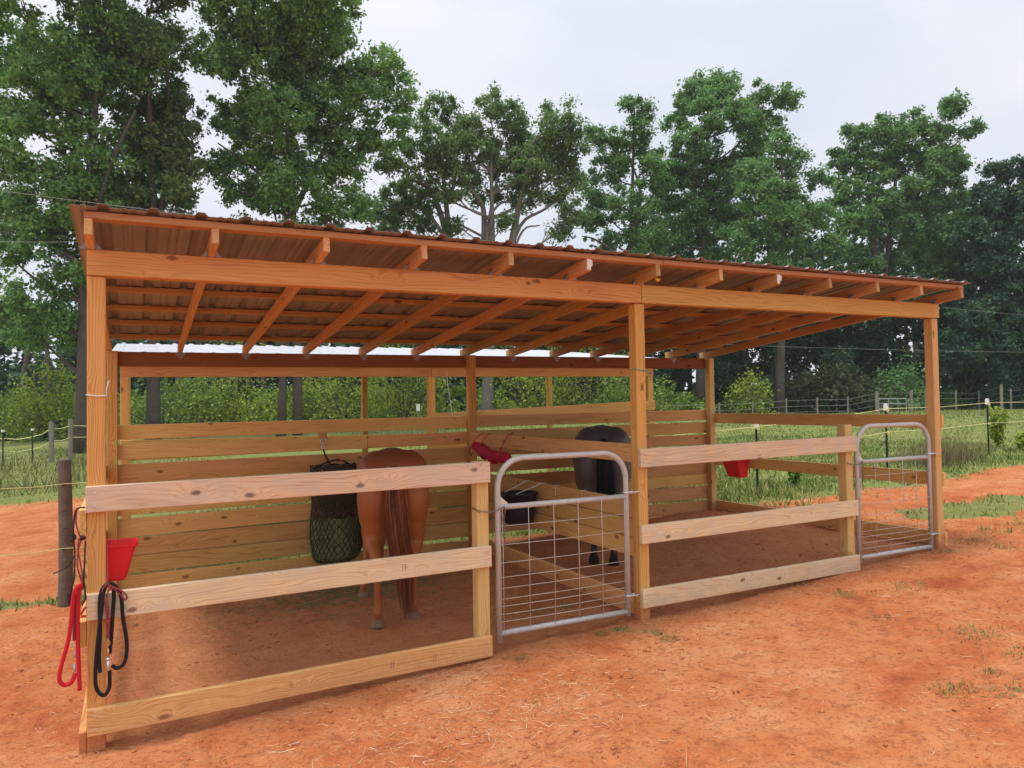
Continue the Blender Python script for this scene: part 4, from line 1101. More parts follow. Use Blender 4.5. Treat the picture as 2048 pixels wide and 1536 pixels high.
# temporary electric fence far left: step-in posts and grey posts
def gpt(px, py, dep):
    p = atD(px, py, dep); return p
def far_post(px, ytop, dep, name, mat, rad, label, grp, hgt=None, capmat=None, cat='post'):
    p = atD(px, ytop, dep); zb = gzf(p[0], p[1]); t = thing(name, label, cat, (p[0], p[1], zb), grp)
    mb = MB(); mb.tube([(p[0], p[1], zb - 0.2), (p[0], p[1], p[2])], rad, 8); mb.build('shaft', mat, t)
    if capmat:
        mb = MB(); mb.tube([(p[0], p[1], p[2] - 0.02), (p[0], p[1], p[2] + 0.05)], rad * 2.2, 8); mb.build('cap', capmat, t)
    return p
ps = []
for px, yt, dep, lb in ((-60, 862, 23.5, 'beyond the edge'), (6, 863, 23.5, 'leftmost in view'), (65, 860, 24, 'second from the left edge')):
    ps.append(far_post(px, yt, dep, 'step_in_post', M['tpost'], 0.022, f'thin white topped electric fence post in the left field, {lb}', 'step-in posts in the left field', capmat=M['white_plastic']))
for px, yt, dep, lb, r in ((103, 843, 24, 'shorter grey wooden fence post behind the dark post at left', 0.075), (141, 838, 25, 'taller grey wooden fence post just left of the corner post', 0.07)):
    ps.append(far_post(px, yt, dep, 'wooden_fence_post', M['grey_post'], r, lb, None))
for k, dz in enumerate((0.22, 0.62)):
    mb = MB(); pts = [p + np.array((0, 0, -dz)) for p in ps]; pts.append(atD(300, 842 + dz * 40, 29))
    q = []
    for a, b0 in zip(pts[:-1], pts[1:]): q += [a, (a + b0) / 2 + np.array((0, 0, -0.06))]
    q.append(pts[-1]); mb.tube(q, 0.013, 5); o = mb.build('electric_tape', M['yellow_tape'], None, origin=tuple(pts[0]))
    tag(o, ('upper' if k == 0 else 'lower') + ' yellowish tape strung along the left field fence posts', 'tape')
# T-posts with white caps in the right paddock
tp = []
for px, x, y, top, lb in ((1515, 8.77, 3.88, 1.31, 'nearest, seen behind the right stall'), (1775, 11.53, 3.68, 1.54, 'seen through the right gate'), (1976, 14.86, 3.95, 1.60, 'standing in the open right of the shelter')):
    zb = gzf(x, y); t = thing('steel_fence_post', f'dark steel fence post with white cap, {lb}', 'post', (x, y, zb), 'steel posts of the paddock fence')
    mb = MB(); mb.box((x - 0.018, y - 0.003, zb - 0.3), (x + 0.018, y + 0.003, top)); mb.box((x - 0.003, y - 0.02, zb - 0.3), (x + 0.003, y - 0.0032, top))
    for k in range(16): mb.box((x - 0.005, y - 0.026, zb + 0.1 + k * 0.06), (x + 0.005, y - 0.0202, zb + 0.12 + k * 0.06))
    mb.build('stake', M['tpost'], t)
    mb = MB(); mb.box((x - 0.028, y - 0.030, top - 0.06), (x + 0.028, y + 0.02, top + 0.035)); mb.box((x - 0.018, y - 0.022, top + 0.0352), (x + 0.018, y + 0.014, top + 0.055)); mb.build('cap', M['white_plastic'], t)
    for dz in (0.05, 0.42):
        mb = MB(); mb.box((x - 0.022, y - 0.05, top - dz - 0.03), (x + 0.022, y - 0.0305 if dz < 0.1 else y - 0.0262, top - dz + 0.01)); mb.build('insulator', M['yellow_tape'], t)
    tp.append(np.array((x, y - 0.045, top - 0.03)))
for k, dz in enumerate((0.0, 0.39)):
    pts = [tp[0] + np.array((-6.0, 0.25, -0.28)), tp[0], tp[1], tp[2], tp[2] + (tp[2] - tp[1]) * np.array((3, 1, 0.5)), tp[2] + (tp[2] - tp[1]) * np.array((8, 3, 0.6))]
    q = []
    for a, b0 in zip(pts[:-1], pts[1:]):
        q += [a + np.array((0, 0, -dz)), (a + b0) / 2 + np.array((0, 0, -dz - 0.025))]
    q.append(pts[-1] + np.array((0, 0, -dz)))
    mb = MB(); mb.tube(q, 0.0045, 5); o = mb.build('electric_tape', M['yellow_tape'], None, origin=tuple(tp[0])); tag(o, ('upper' if k == 0 else 'lower') + ' pale yellow tape on the white capped paddock posts', 'tape')
# far fence along the wood
fpx = [(905, 826, 36, 0), (990, 824, 37, 0), (1080, 820, 38, 0), (1180, 815, 38, 0), (1356, 806, 38, 0), (1438, 805, 38, 0), (1505, 802, 38, 0), (1572, 797, 38, 0), (1634, 795, 38, 0), (1695, 794, 38, 0), (1753, 782, 37, 1), (1822, 781, 38, 1), (1850, 780, 38, 0), (1911, 782, 40, 0), (1957, 782, 41, 0), (2002, 769, 39, 1), (2021, 778, 40, 0), (2070, 772, 42, 0)]
t = thing('field_fence', 'wire fence with grey posts running along the edge of the wood', 'fence', (20, 28, 0.8))
tops = []
for px, yt, dep, big in fpx:
    p = atD(px, yt, dep); zb = float(gz(p[0], p[1]))
    mb = MB(); mb.tube([(p[0], p[1], zb - 0.2), (p[0] + 0.02, p[1], p[2])], 0.075 if big else 0.042, 8); mb.build('fence_post', M['grey_post'], t)
    tops.append(p - np.array((0, 0, 0.12)))
for dz in (0.0, 0.3, 0.6):
    mb = MB(); mb.tube([p - np.array((0, 0, dz)) for p in tops], 0.007, 4); mb.build('fence_wire', M['far_wire'], t)
# far paddock gate between the two big posts
ga, gb = atD(1757, 797, 37.3), atD(1812, 797, 37.9)
t = thing('paddock_gate', 'pale tubular gate in the far field fence', 'gate', tuple((ga + gb) / 2 - np.array((0, 0, 1.1))))
for k in range(5):
    dz = -0.25 * k; mb = MB(); mb.tube([ga + np.array((0, 0, dz)), gb + np.array((0, 0, dz))], 0.016, 6); mb.build('rail', M['galv'], t)
for s in (0.0, 0.35, 0.7, 1.0):
    mb = MB(); c = ga + (gb - ga) * s; mb.tube([c, c + np.array((0, 0, -1.0))], 0.016, 6); mb.build('upright', M['galv'], t)
# white box on a stake beyond the shelters
p = atD(836, 815, 30); mb = MB(); mb.box(p - np.array((0.06, 0.06, 0.14)), p + np.array((0.06, 0.06, 0.14))); 
t = thing('fence_energiser', 'small white box on a stake beyond the far shelter', 'box', (p[0], p[1], float(gz(p[0], p[1]))))
mb.build('housing', M['white_plastic'], t); mb = MB(); mb.tube([(p[0], p[1], float(gz(p[0], p[1])) - 0.2), (p[0], p[1], p[2] - 0.142)], 0.025, 6); mb.build('stake', M['grey_post'], t)
# hanging cord behind the back wall and overhead wires
mb = MB(); mb.tube(smooth_path([onY(893, 742, 4.44), onY(897, 780, 4.43), onY(905, 832, 4.44)], 4), 0.005, 5); o = mb.build('hanging_cord', M['twine_white'], None, origin=tuple(onY(893, 742, 4.44))); tag(o, 'thin pale cord hanging from the far shelter beside its middle post', 'cord')
for (x0, y0, x1, y1, dep, lb) in ((-300, 338, 900, 482, 16, 'overhead wire crossing the trees above the left roof end'), (-300, 462, 200, 482, 16, 'short stretch of overhead wire left of the roof corner'), (1380, 686, 2400, 706, 26, 'overhead wire crossing the dark wood right of the shelter, lower'), (1890, 615, 2400, 648, 26, 'overhead wire at the right edge, upper')):
    a, b0 = atD(x0, y0, dep), atD(x1, y1, dep)
    mb = MB(); mb.tube([a + (b0 - a) * s - np.array((0, 0, 0.35 * 4 * s * (1 - s) * 0.3)) for s in np.linspace(0, 1, 9)], 0.0036, 4); o = mb.build('overhead_wire', M['far_wire'], None, origin=tuple(a)); tag(o, lb, 'wire')

# ================================================================== TREES
def leaf_cloud(centres, radii, nleaf, size, rng, flat=0.8, drop=0.0):
    """rhombic leaves: subclump centres (k,3), radii (k,), leaves per subclump"""
    k = len(centres)
    idx = np.repeat(np.arange(k), nleaf)
    n = len(idx)
    off = rng.normal(size=(n, 3)); off /= np.linalg.norm(off, axis=1, keepdims=True) + 1e-9
    off *= np.minimum(np.abs(rng.normal(size=n)) * 0.62 + 0.12, rng.uniform(0.8, 1.15, n))[:, None]
    off[:, 2] *= flat
    pos = centres[idx] + off * radii[idx][:, None]
    nrm = off * 0.7 + rng.normal(size=(n, 3)) * 0.75 + np.array((0, 0, 0.55)); nrm /= np.linalg.norm(nrm, axis=1, keepdims=True)
    a = np.cross(nrm, rng.normal(size=(n, 3))); a /= np.linalg.norm(a, axis=1, keepdims=True) + 1e-9
    b_ = np.cross(nrm, a)
    s = size * rng.uniform(0.65, 1.25, n)
    a *= s[:, None]; b_ *= (s * 0.62)[:, None]
    V = np.stack([pos - a, pos + b_ - nrm * (s * 0.18)[:, None], pos + a, pos - b_ - nrm * (s * 0.18)[:, None]], 1).reshape(-1, 3)
    Q = (np.arange(n) * 4)[:, None] + np.array([[0, 1, 2, 3]])
    return V, Q
def sub_clumps(c, r, rng, dens):
    """little tufts of foliage spread through one bough"""
    m_ = max(5, int(dens))
    d = rng.normal(size=(m_, 3)); d /= np.linalg.norm(d, axis=1, keepdims=True)
    rr = rng.uniform(0.25, 1.0, m_) ** 0.6
    return c + d * (rr * r)[:, None] * np.array((1.0, 1.0, 0.92))
TREES = []
def tree(name, label, depth, base_px, clumps, mat, bark, leaf_size=0.15, trunk_r=0.28, limbs=(), top=None, seed=1, tufts=15, per=115, tuft_r=0.50, lean=None, spread=0.75, cat='tree', group=None):
    rng = np.random.default_rng(seed)
    bp_ = atD(base_px[0], base_px[1], depth)
    zb = float(gz(bp_[0], bp_[1])); base = np.array((bp_[0], bp_[1], zb))
    t = thing(name, label, cat, tuple(base), group)
    px_m = depth / FPX
    C = []; R = []
    for (px, py, r) in clumps:
        c = atD(px, py, depth); rm = r * px_m
        c = c + FW * np.array((1, 1, 0)) * rng.normal() * rm * 1.0 * spread
        C.append(c); R.append(rm)
    C = np.array(C); R = np.array(R)
    # trunk
    if top is None: top = (np.average([c[0] for c in clumps]), min(c[1] for c in clumps) + 40)
    tt = atD(top[0], top[1], depth)
    trunk = []
    for q in range(13):
        s = q / 12
        trunk.append(base + (tt - base) * s + np.array((math.sin(s * 5 + seed), math.cos(s * 4 + seed), 0)) * 0.18 * s * (1 if q < 12 else 0.5))
    trunk[0] = trunk[0] - np.array((0, 0, 0.3))
    tr = [trunk_r * (1.25 if q == 0 else 1) * (1 - 0.90 * (q / 12) ** 0.9) + 0.02 for q in range(13)]
    mb = MB(); mb.tube(trunk, tr, 9)
    for lm in limbs:                                     # limbs that can be made out in the photograph
        pts = [atD(a, b_, depth) for a, b_ in lm[0]]
        pts = [p + FW * np.array((1, 1, 0)) * (0.25 * math.sin(i_ * 1.7 + seed)) for i_, p in enumerate(pts)]
        pts = smooth_path(pts, 4)
        mb.tube(pts, list(np.linspace(lm[1], lm[2], len(pts))), 7)
    T_ = np.array(trunk)
    for c, r in zip(C, R):                               # a bough to every mass of leaves
        cand = [q for q in range(2, 12) if T_[q][2] < c[2] - 0.35 * r]
        if not cand: cand = [2]
        q = min(cand, key=lambda q: np.linalg.norm(T_[q] - c) + 0.5 * abs((c[2] - T_[q][2]) - np.linalg.norm((T_[q] - c)[:2])))
        a = T_[q]; mid = (a + c) / 2 + np.array((0, 0, -0.08 * np.linalg.norm(c - a))) + rng.normal(size=3) * 0.1
        r0 = min(tr[q] * 0.55, 0.03 + 0.022 * np.linalg.norm(c - a))
        pts = smooth_path([a, mid, c], 3)
        mb.tube(pts, list(np.linspace(r0, 0.018, len(pts))), 5, cap=False)
        for _ in range(4):
            e = c + rng.normal(size=3) * r * 0.55
            s0 = mid + (c - mid) * rng.uniform(0.2, 0.9)
            mb.tube([s0, (s0 + e) / 2 + rng.normal(size=3) * 0.06, e], [0.022, 0.015, 0.007], 4, cap=False)
    mb.build('trunk', bark, t, smooth=True)
    cs = []; rs = []
    for c, r in zip(C, R):
        k = max(6, int(tufts * 1.25 * r * r)); rp_ = max(0.55 * r, r * 1.12 - 0.24 * tuft_r)
        s = sub_clumps(c, rp_, rng, k); cs.append(s); rs.append(rng.uniform(0.55, 1.3, len(s)) * tuft_r)
    cs = np.concatenate(cs); rs = np.concatenate(rs)
    V, Q = leaf_cloud(cs, rs, per, leaf_size, rng)
    mesh_np('crown', V, Q, mat, t, origin=tuple(base), quads=True)
    TREES.append((name, len(Q)))
    return t
tree('poplar_tree', 'tall leafy tree at the left edge, its crown running out of the top', 27, (168, 880),
     [(20,60,88),(110,40,98),(205,60,90),(150,150,88),(62,190,48),(130,255,66),(55,300,45),(185,320,70),(95,355,54),(210,220,60),(125,425,64),(35,425,45),(85,480,56),(190,420,60),
      (100,-70,110),(210,-60,100),(-70,80,90),(-60,250,60),(165,500,60),(70,600,52),(125,650,52),(20,650,52),(130,560,50),(20,510,36),(190,560,50),(250,110,60),(90,110,70),(40,240,40),(160,390,60)],
     M['leaf_a'], M['bark'], 0.086, 0.33, limbs=[([(168, 500), (190, 330), (185, 230), (150, 140)], 0.16, 0.04), ([(168, 480), (230, 330), (270, 220)], 0.13, 0.04), ([(165, 420), (120, 260), (92, 170), (80, 120)], 0.10, 0.03)], top=(190, 10), seed=3)
tree('poplar_tree', 'leafy tree between the left edge tree and the tallest tree', 29, (307, 870),
     [(255,70,70),(300,60,62),(330,130,50),(240,170,70),(325,215,64),(265,250,75),(345,262,46),(280,340,78),(345,330,50),(235,400,70),(320,410,64),(372,385,38),(240,-50,90),(310,-40,60),(290,480,60),(370,460,40),(230,480,50),(290,160,60),(300,290,56),(200,350,50)],
     M['leaf_b'], M['bark'], 0.086, 0.27, limbs=[([(305, 500), (330, 330), (335, 130)], 0.14, 0.04), ([(305, 480), (260, 360), (215, 300)], 0.12, 0.04)], top=(300, 20), seed=6)
tree('young_tree', 'shaded tree partly cut off by the left edge of the picture', 34, (-20, 880),
     [(-10,240,45),(15,330,40),(-25,390,55),(20,470,38),(-10,560,55),(20,640,50),(-30,480,50)], M['leaf_b'], M['bark'], 0.08, 0.22, top=(-10, 210), seed=4)
tree('poplar_tree', 'tallest broad tree left of centre with twin trunks behind the shelter', 31, (562, 850),
     [(570,-70,130),(462,40,66),(530,60,85),(620,60,92),(690,40,60),(436,110,46),(520,150,82),(620,150,85),(700,125,50),(450,200,58),(560,230,75),(650,230,62),(762,122,50),(792,170,40),(735,200,45),(765,255,52),(700,285,52),(480,285,52),(560,315,52),(640,335,52),(432,330,36),(690,352,44),(600,390,52),(540,405,46),(665,425,44),(470,382,36),(610,470,50),(500,470,40),(640,60,60),(580,-20,90),(560,120,70),(600,270,60),(500,230,56),(520,360,50),(710,420,40)],
     M['leaf_a'], M['bark'], 0.087, 0.17, limbs=[([(592, 870), (594, 640), (590, 470), (585, 330)], 0.22, 0.10), ([(585, 420), (650, 300), (720, 180), (770, 130)], 0.13, 0.04), ([(575, 430), (520, 350), (440, 290)], 0.10, 0.03)], top=(590, -40), seed=8)
tree('oak_tree', 'spreading oak with bare twisting limbs above the middle of the roof', 37, (975, 850),
     [(880,212,32),(922,255,42),(980,205,34),(1020,232,38),(1062,265,42),(1112,255,42),(1140,290,38),(855,292,52),(930,312,52),(1000,295,42),(1070,325,50),(1130,338,42),(802,335,42),(832,375,50),(900,380,42),(970,362,42),(1050,388,40),(782,402,40),(1108,385,34),(772,455,36),(838,435,36),(735,425,28),(1150,432,30),(915,452,22),(1010,450,20),(950,270,36),(1030,340,40),(890,330,44),(1100,300,38),(765,500,30),(850,490,26),(1120,460,25)],
     M['leaf_b'], M['bark_pale'], 0.086, 0.34, limbs=[([(905, 520), (885, 440), (860, 380), (820, 360)], 0.20, 0.07), ([(905, 520), (893, 420), (887, 360), (880, 290)], 0.17, 0.06), ([(905, 500), (850, 420), (800, 415), (765, 425)], 0.12, 0.03), ([(965, 560), (968, 440), (960, 400), (930, 370), (925, 340)], 0.17, 0.06), ([(1010, 560), (1030, 450), (1040, 400), (1055, 340)], 0.22, 0.08), ([(1005, 560), (1040, 450), (1085, 420), (1130, 395)], 0.12, 0.04), ([(1015, 540), (1045, 460), (1080, 450)], 0.08, 0.03), ([(970, 500), (985, 400), (1000, 330)], 0.13, 0.05), ([(975, 440), (1000, 405), (1030, 402)], 0.08, 0.04)], top=(985, 300), seed=12)
tree('slender_tree', 'narrow tree with open branches right of the spreading oak', 41, (1265, 830),
     [(1260,212,20),(1296,222,18),(1205,262,32),(1270,272,32),(1300,305,28),(1222,322,42),(1282,352,34),(1192,372,34),(1250,412,38),(1302,425,34),(1182,432,28),(1282,485,38),(1222,480,26),(1255,540,40),(1310,560,45),(1240,292,34),(1322,362,30),(1212,412,34),(1312,480,36),(1282,235,20)],
     M['leaf_c'], M['bark'], 0.09, 0.24, limbs=[([(1262, 540), (1225, 505), (1190, 480), (1165, 470)], 0.11, 0.03), ([(1262, 480), (1280, 400), (1262, 320)], 0.12, 0.04)], top=(1268, 215), seed=15)
tree('sweetgum_tree', 'tallest tree right of centre with a gap between its two tops', 44, (1400, 830),
     [(1410,172,36),(1450,165,30),(1382,202,34),(1450,222,38),(1402,255,44),(1350,245,26),(1520,190,24),(1562,205,28),(1500,235,34),(1542,245,28),(1482,285,38),(1422,312,48),(1362,315,38),(1530,295,24),(1372,372,48),(1450,372,44),(1332,402,36),(1402,432,54),(1342,472,46),(1470,442,36),(1420,505,48),(1350,545,50),(1430,195,36),(1480,235,30),(1340,350,36),(1490,330,34)],
     M['leaf_c'], M['bark'], 0.10, 0.30, limbs=[([(1415, 420), (1450, 330), (1500, 260), (1550, 215)], 0.13, 0.04)], top=(1415, 165), seed=17)
tree('pale_green_tree', 'rounder lighter green tree in front of the tall right hand trees', 40, (1560, 825),
     [(1560,288,26),(1592,315,30),(1530,335,42),(1490,355,34),(1572,372,48),(1512,405,44),(1602,425,44),(1552,455,52),(1640,355,28),(1642,425,34),(1482,485,44),(1582,515,54),(1652,495,36),(1540,560,50)],
     M['leaf_c'], M['bark'], 0.09, 0.26, top=(1565, 300), seed=19)
tree('sweetgum_tree', 'broad tall tree with several pointed tops above the right roof end', 46, (1750, 822),
     [(1710,265,28),(1760,255,28),(1830,245,28),(1880,235,28),(1895,215,18),(1922,275,22),(1692,315,30),(1752,322,44),(1822,312,44),(1882,312,38),(1702,382,40),(1772,392,46),(1852,382,50),(1922,385,30),(1702,452,40),(1792,462,50),(1872,462,50),(1930,445,30),(1722,522,36),(1822,532,56),(1902,525,46),(1850,275,30),(1792,285,34),(1900,335,36),(1865,345,40),(1735,285,26),(1905,255,24)],
     M['leaf_c'], M['bark'], 0.105, 0.30, limbs=[([(1752, 600), (1745, 470), (1738, 380)], 0.22, 0.10), ([(1760, 500), (1830, 400), (1880, 290)], 0.13, 0.04)], top=(1800, 250), seed=23)
tree('shade_tree', 'dark heavy tree at the right edge of the picture', 43, (2010, 815),
     [(1990,345,30),(2032,335,26),(1972,402,40),(2042,402,46),(2000,472,54),(1962,542,46),(2052,542,56),(2000,622,64),(1942,622,46),(2062,682,56),(1962,702,56),(2100,420,60),(2100,560,60),(1900,640,40),(2000,560,50),(1930,480,36),(2040,760,50),(1980,770,46),(2100,700,60)],
     M['leaf_d'], M['bark'], 0.108, 0.34, top=(2015, 350), seed=29)
tree('shade_tree', 'dark low tree filling the gap under the right end of the roof', 47, (1480, 828),
     [(1400,600,50),(1470,640,55),(1540,620,50),(1600,600,50),(1430,700,55),(1520,700,60),(1600,680,60),(1350,660,45),(1350,740,40),(1440,760,40)], M['leaf_d'], M['bark'], 0.11, 0.28, top=(1490, 600), seed=31, per=80)
tree('shade_tree', 'dark low tree behind the right corner post', 45, (1760, 824),
     [(1670,600,50),(1740,620,60),(1810,610,56),(1870,640,56),(1700,690,56),(1780,700,60),(1850,710,56),(1660,740,40),(1900,730,46),(1920,560,50),(1960,660,50),(1820,770,44),(1740,770,40)], M['leaf_d'], M['bark'], 0.11, 0.28, top=(1770, 600), seed=37, per=80)
tree('shade_tree', 'dark low tree behind the middle of the roof', 46, (1180, 835),
     [(1110,560,40),(1180,570,50),(1130,640,50),(1220,640,50),(1280,620,50),(1060,640,40),(1150,700,50),(1240,720,50),(1310,700,50)], M['leaf_d'], M['bark'], 0.11, 0.26, top=(1180, 580), seed=41, per=80)
# shrubs one can tell apart
def shrub(name, label, depth, px, py, w_, h_, mat, size, seed, n=22, per=70):
    rng = np.random.default_rng(seed); k = depth / FPX
    base = atD(px, py, depth); base[2] = float(gz(base[0], base[1]))
    t = thing(name, label, 'bush', tuple(base))
    cs = []; hh = h_ * k; ww = w_ * k / 2
    mb = MB()
    for q in range(n):
        a = rng.uniform(0, 6.28); s = math.sqrt(rng.uniform(0, 1)); z = rng.uniform(0.12, 1) * hh * (1 - 0.55 * s * s)
        c = base + np.array((math.cos(a) * s * ww, math.sin(a) * s * ww * 0.8, z)); cs.append(c)
        mb.tube([base + np.array((math.cos(a), math.sin(a), 0)) * 0.08, (base + c) / 2 + np.array((0, 0, 0.1)), c], [0.028, 0.018, 0.006], 4, cap=False)
    mb.build('stems', M['bark'], t, smooth=True)
    cs = np.array(cs); V, Q = leaf_cloud(cs, rng.uniform(0.7, 1.25, n) * 0.22 * (ww + hh) , per, size, rng)
    mesh_np('foliage', V, Q, mat, t, origin=tuple(base), quads=True)
shrub('bush', 'bright yellow green bush at the left behind the field posts', 36, 95, 850, 110, 160, M['leaf_y'], 0.09, 51, 40, 90)
shrub('bush', 'lower green bush at the left edge behind the field posts', 37, 20, 855, 130, 100, M['leaf_u'], 0.09, 52, 30, 80)
shrub('bush', 'bronze green dome shaped bush in front of the wood at right', 41, 1655, 815, 200, 95, M['leaf_br'], 0.11, 53, 60, 120)
shrub('bush', 'pale yellow green sapling at the wood edge right of the back post', 39, 1502, 820, 70, 95, M['leaf_y'], 0.08, 54, 22, 60)
shrub('bush', 'fresh green bush against the dark wood beside the right corner post', 42, 1800, 800, 90, 120, M['leaf_c'], 0.10, 55, 26, 70)
for q, (px, w_, h_, mm, lb) in enumerate(((330, 180, 110, 'leaf_u', 'left of the twin trunks'), (470, 150, 130, 'leaf_y', 'beside the twin trunks, on their left'), (690, 170, 110, 'leaf_y', 'right of the twin trunks'), (810, 140, 150, 'leaf_y', 'left of the far shelter middle post'), (1060, 150, 130, 'leaf_y', 'left of the thin far shelter post'), (1170, 160, 130, 'leaf_y', 'right of the thin far shelter post'), (1260, 120, 110, 'leaf_u', 'close to the shelter middle post'))):
    shrub('bush', f'sunlit undergrowth bush seen through the shelter, {lb}', 36 + (q % 3) * 2, px, 850, w_ * 1.2, h_ * 1.4, M[mm], 0.085, 60 + q, 34, 80)
# distant wood: one mass
rng = np.random.default_rng(77)
cs = []; rs = []
for q in range(1500):
    px = rng.uniform(-300, 2400); dep = rng.uniform(50, 62)
    ytop = np.interp(px, [-300, 60, 300, 560, 720, 1100, 1160, 1250, 1350, 1650, 2048, 2400], [600, 620, 640, 600, 610, 600, 550, 450, 400, 420, 400, 400]) + rng.normal() * 18
    py = rng.uniform(ytop, 830) if q < 1150 else rng.uniform(730, 835); cs.append(atD(px, py, dep)); rs.append(rng.uniform(1.0, 1.9))
V, Q = leaf_cloud(np.array(cs), np.array(rs), 66, 0.29, rng)
o = mesh_np('distant_wood', V, Q, M['leaf_d'], quads=True); tag(o, 'dark mass of distant woodland behind the separate trees', 'woodland', kind='stuff')
mb = MB()
for q in range(46):
    px = rng.uniform(-250, 2350); dep = rng.uniform(46, 58); p = atD(px, 800, dep); zb = float(gz(p[0], p[1]))
    mb.tube([(p[0], p[1], zb - 0.3), (p[0] + rng.normal() * 0.2, p[1], zb + 4), (p[0] + rng.normal() * 0.5, p[1], zb + 9)], [0.2, 0.16, 0.08], 6, cap=False)
o = mb.build('distant_trunks', M['bark'], None, smooth=True); tag(o, 'trunks inside the distant woodland', 'trunks', kind='stuff')
# undergrowth along the foot of the wood
cs = []; rs = []
for q in range(520):
    px = rng.uniform(-300, 1420); dep = rng.uniform(37, 48); p = atD(px, 820, dep); zb = float(gz(p[0], p[1]))
    h = rng.uniform(0.1, 1.9) * (1 - 0.35 * (px > 1000)); cs.append((p[0], p[1], zb + h)); rs.append(rng.uniform(0.35, 0.75))
for q in range(260):
    px = rng.uniform(1300, 2400); dep = rng.uniform(42, 48); p = atD(px, 810, dep); zb = float(gz(p[0], p[1])); cs.append((p[0], p[1], zb + rng.uniform(0.1, 1.0))); rs.append(rng.uniform(0.4, 0.8))
V, Q = leaf_cloud(np.array(cs), np.array(rs), 75, 0.10, rng)
o = mesh_np('undergrowth', V, Q, M['leaf_u'], quads=True); tag(o, 'tangled green undergrowth along the foot of the wood', 'undergrowth', kind='stuff')

# ================================================================== GRASS, WEEDS, STRAW, CLODS
def scatter(n, x0, x1, y0, y1, rng, power=1.0):
    return rng.uniform(x0, x1, n), y0 + (y1 - y0) * rng.uniform(0, 1, n) ** power
def grass_mesh(name, label, xs_, ys_, hgt, wid, mat, rng, lean=0.45):
    n = len(xs_); pos = np.stack([xs_, ys_, gzd(xs_, ys_) - 0.01], 1)
    d = np.stack([rng.normal(size=n) * lean, rng.normal(size=n) * lean, np.ones(n)], 1); d /= np.linalg.norm(d, axis=1, keepdims=True)
    V, Q = blades(n, pos, d, hgt, wid, rng)
    o = mesh_np(name, V, Q, mat, quads=True); return tag(o, label, 'grass', kind='stuff')
rng = np.random.default_rng(91)
X1, Y1 = scatter(95000, 7.2, 17, -0.6, 12, rng)
X2, Y2 = scatter(66000, 8, 40, 4, 30, rng)
X3, Y3 = scatter(30000, -0.7, 8.0, 3.4, 9, rng)
X4, Y4 = scatter(14000, -4.5, 0.2, 2.6, 5.2, rng)
X5, Y5 = scatter(26000, -9, 3.0, 12.5, 32, rng)
XX = np.concatenate([X1, X2, X3, X4, X5]); YY = np.concatenate([Y1, Y2, Y3, Y4, Y5])
G = grassiness(XX, YY); cl = fbm(XX * 2.2, YY * 2.2, 55); keep = rng.uniform(0, 1, len(XX)) < G * np.clip((cl - 0.28) * 2.6, 0.08, 1)
XX, YY, cl = XX[keep], YY[keep], cl[keep]
dist = np.hypot(XX - CAM[0], YY - CAM[1])
tall = 0.5 + 1.4 * np.clip(fbm(XX * 0.5, YY * 0.5, 66) - 0.35, 0, 1)
tall *= np.where((XX > 7.2) & (YY > 3.2) & (YY < 5.4) & (XX < 11.5), 1.6, 1.0)
hg = rng.uniform(0.04, 0.13, len(XX)) * tall * np.where(XX < 1, 0.8, 1.0); wd = 0.0042 + 0.0011 * dist
grass_mesh('grass', 'rough green pasture grass of the paddock and verges', XX, YY, hg, wd * rng.uniform(0.6, 1.3, len(XX)), M['grass'], rng)
# small tufts on the bare clay
tx, ty = [], []
for px, py, r, n_ in ((1243, 1262, 0.05, 60), (1303, 1265, 0.07, 60), (1340, 1278, 0.06, 50), (1910, 1378, 0.09, 75), (2030, 1385, 0.12, 70), (1950, 1268, 0.14, 120), (1820, 1178, 0.14, 70), (1600, 1170, 0.10, 60), (1895, 1105, 0.10, 70), (1080, 1222, 0.10, 80), (1130, 1215, 0.05, 40), (1040, 1320, 0.05, 40), (1985, 1345, 0.05, 30), (1945, 1080, 0.18, 90), (1975, 1065, 0.2, 90), (2010, 1095, 0.14, 60), (1690, 1190, 0.1, 50), (1760, 1240, 0.08, 30), (2040, 1310, 0.1, 50), (1200, 1270, 0.04, 30)):
    d = ray(px, py); t_ = 1.0
    while True:
        p = CAM + d * t_
        if p[2] < float(gz(p[0], p[1])) or t_ > 60: break
        t_ += 0.01
    tx.append(p[0] + rng.normal(size=n_ * 3) * r * 0.8); ty.append(p[1] + rng.normal(size=n_ * 3) * r * 0.6)
tx = np.concatenate(tx); ty = np.concatenate(ty)
grass_mesh('grass_tufts', 'scattered small grass tufts on the bare red clay', tx, ty, rng.uniform(0.015, 0.05, len(tx)), rng.uniform(0.003, 0.006, len(tx)), M['grass_fresh'], rng, 0.9)
# tall weeds in the paddock
def weed(label, x, y, h, n, mat, size, seed, grp=None):
    r_ = np.random.default_rng(seed); zb = gzf(x, y); t = thing('weed_plant', label, 'weed', (x, y, zb), grp)
    mb = MB(); cs = []
    for q in range(n):
        a = r_.uniform(0, 6.28); hh = h * r_.uniform(0.6, 1); e = np.array((x + math.cos(a) * 0.10 * hh * 2, y + math.sin(a) * 0.10 * hh * 2, zb + hh))
        mb.tube([(x, y, zb - 0.03), ((x + e[0]) / 2, (y + e[1]) / 2, zb + hh * 0.55), e], [0.008, 0.006, 0.003], 5, cap=False)
        for s in np.linspace(0.25, 1, 6): cs.append(np.array((x, y, zb)) * (1 - s) + e * s)
    mb.build('stems', M['grass_fresh'], t)
    cs = np.array(cs); V, Q = leaf_cloud(cs, np.full(len(cs), 0.10), 14, size, r_); mesh_np('leaves', V, Q, mat, t, origin=(x, y, zb), quads=True)
weed('tall yellow green weed right of the white capped post', 16.3, 4.6, 0.85, 7, M['leaf_y'], 0.05, 5)
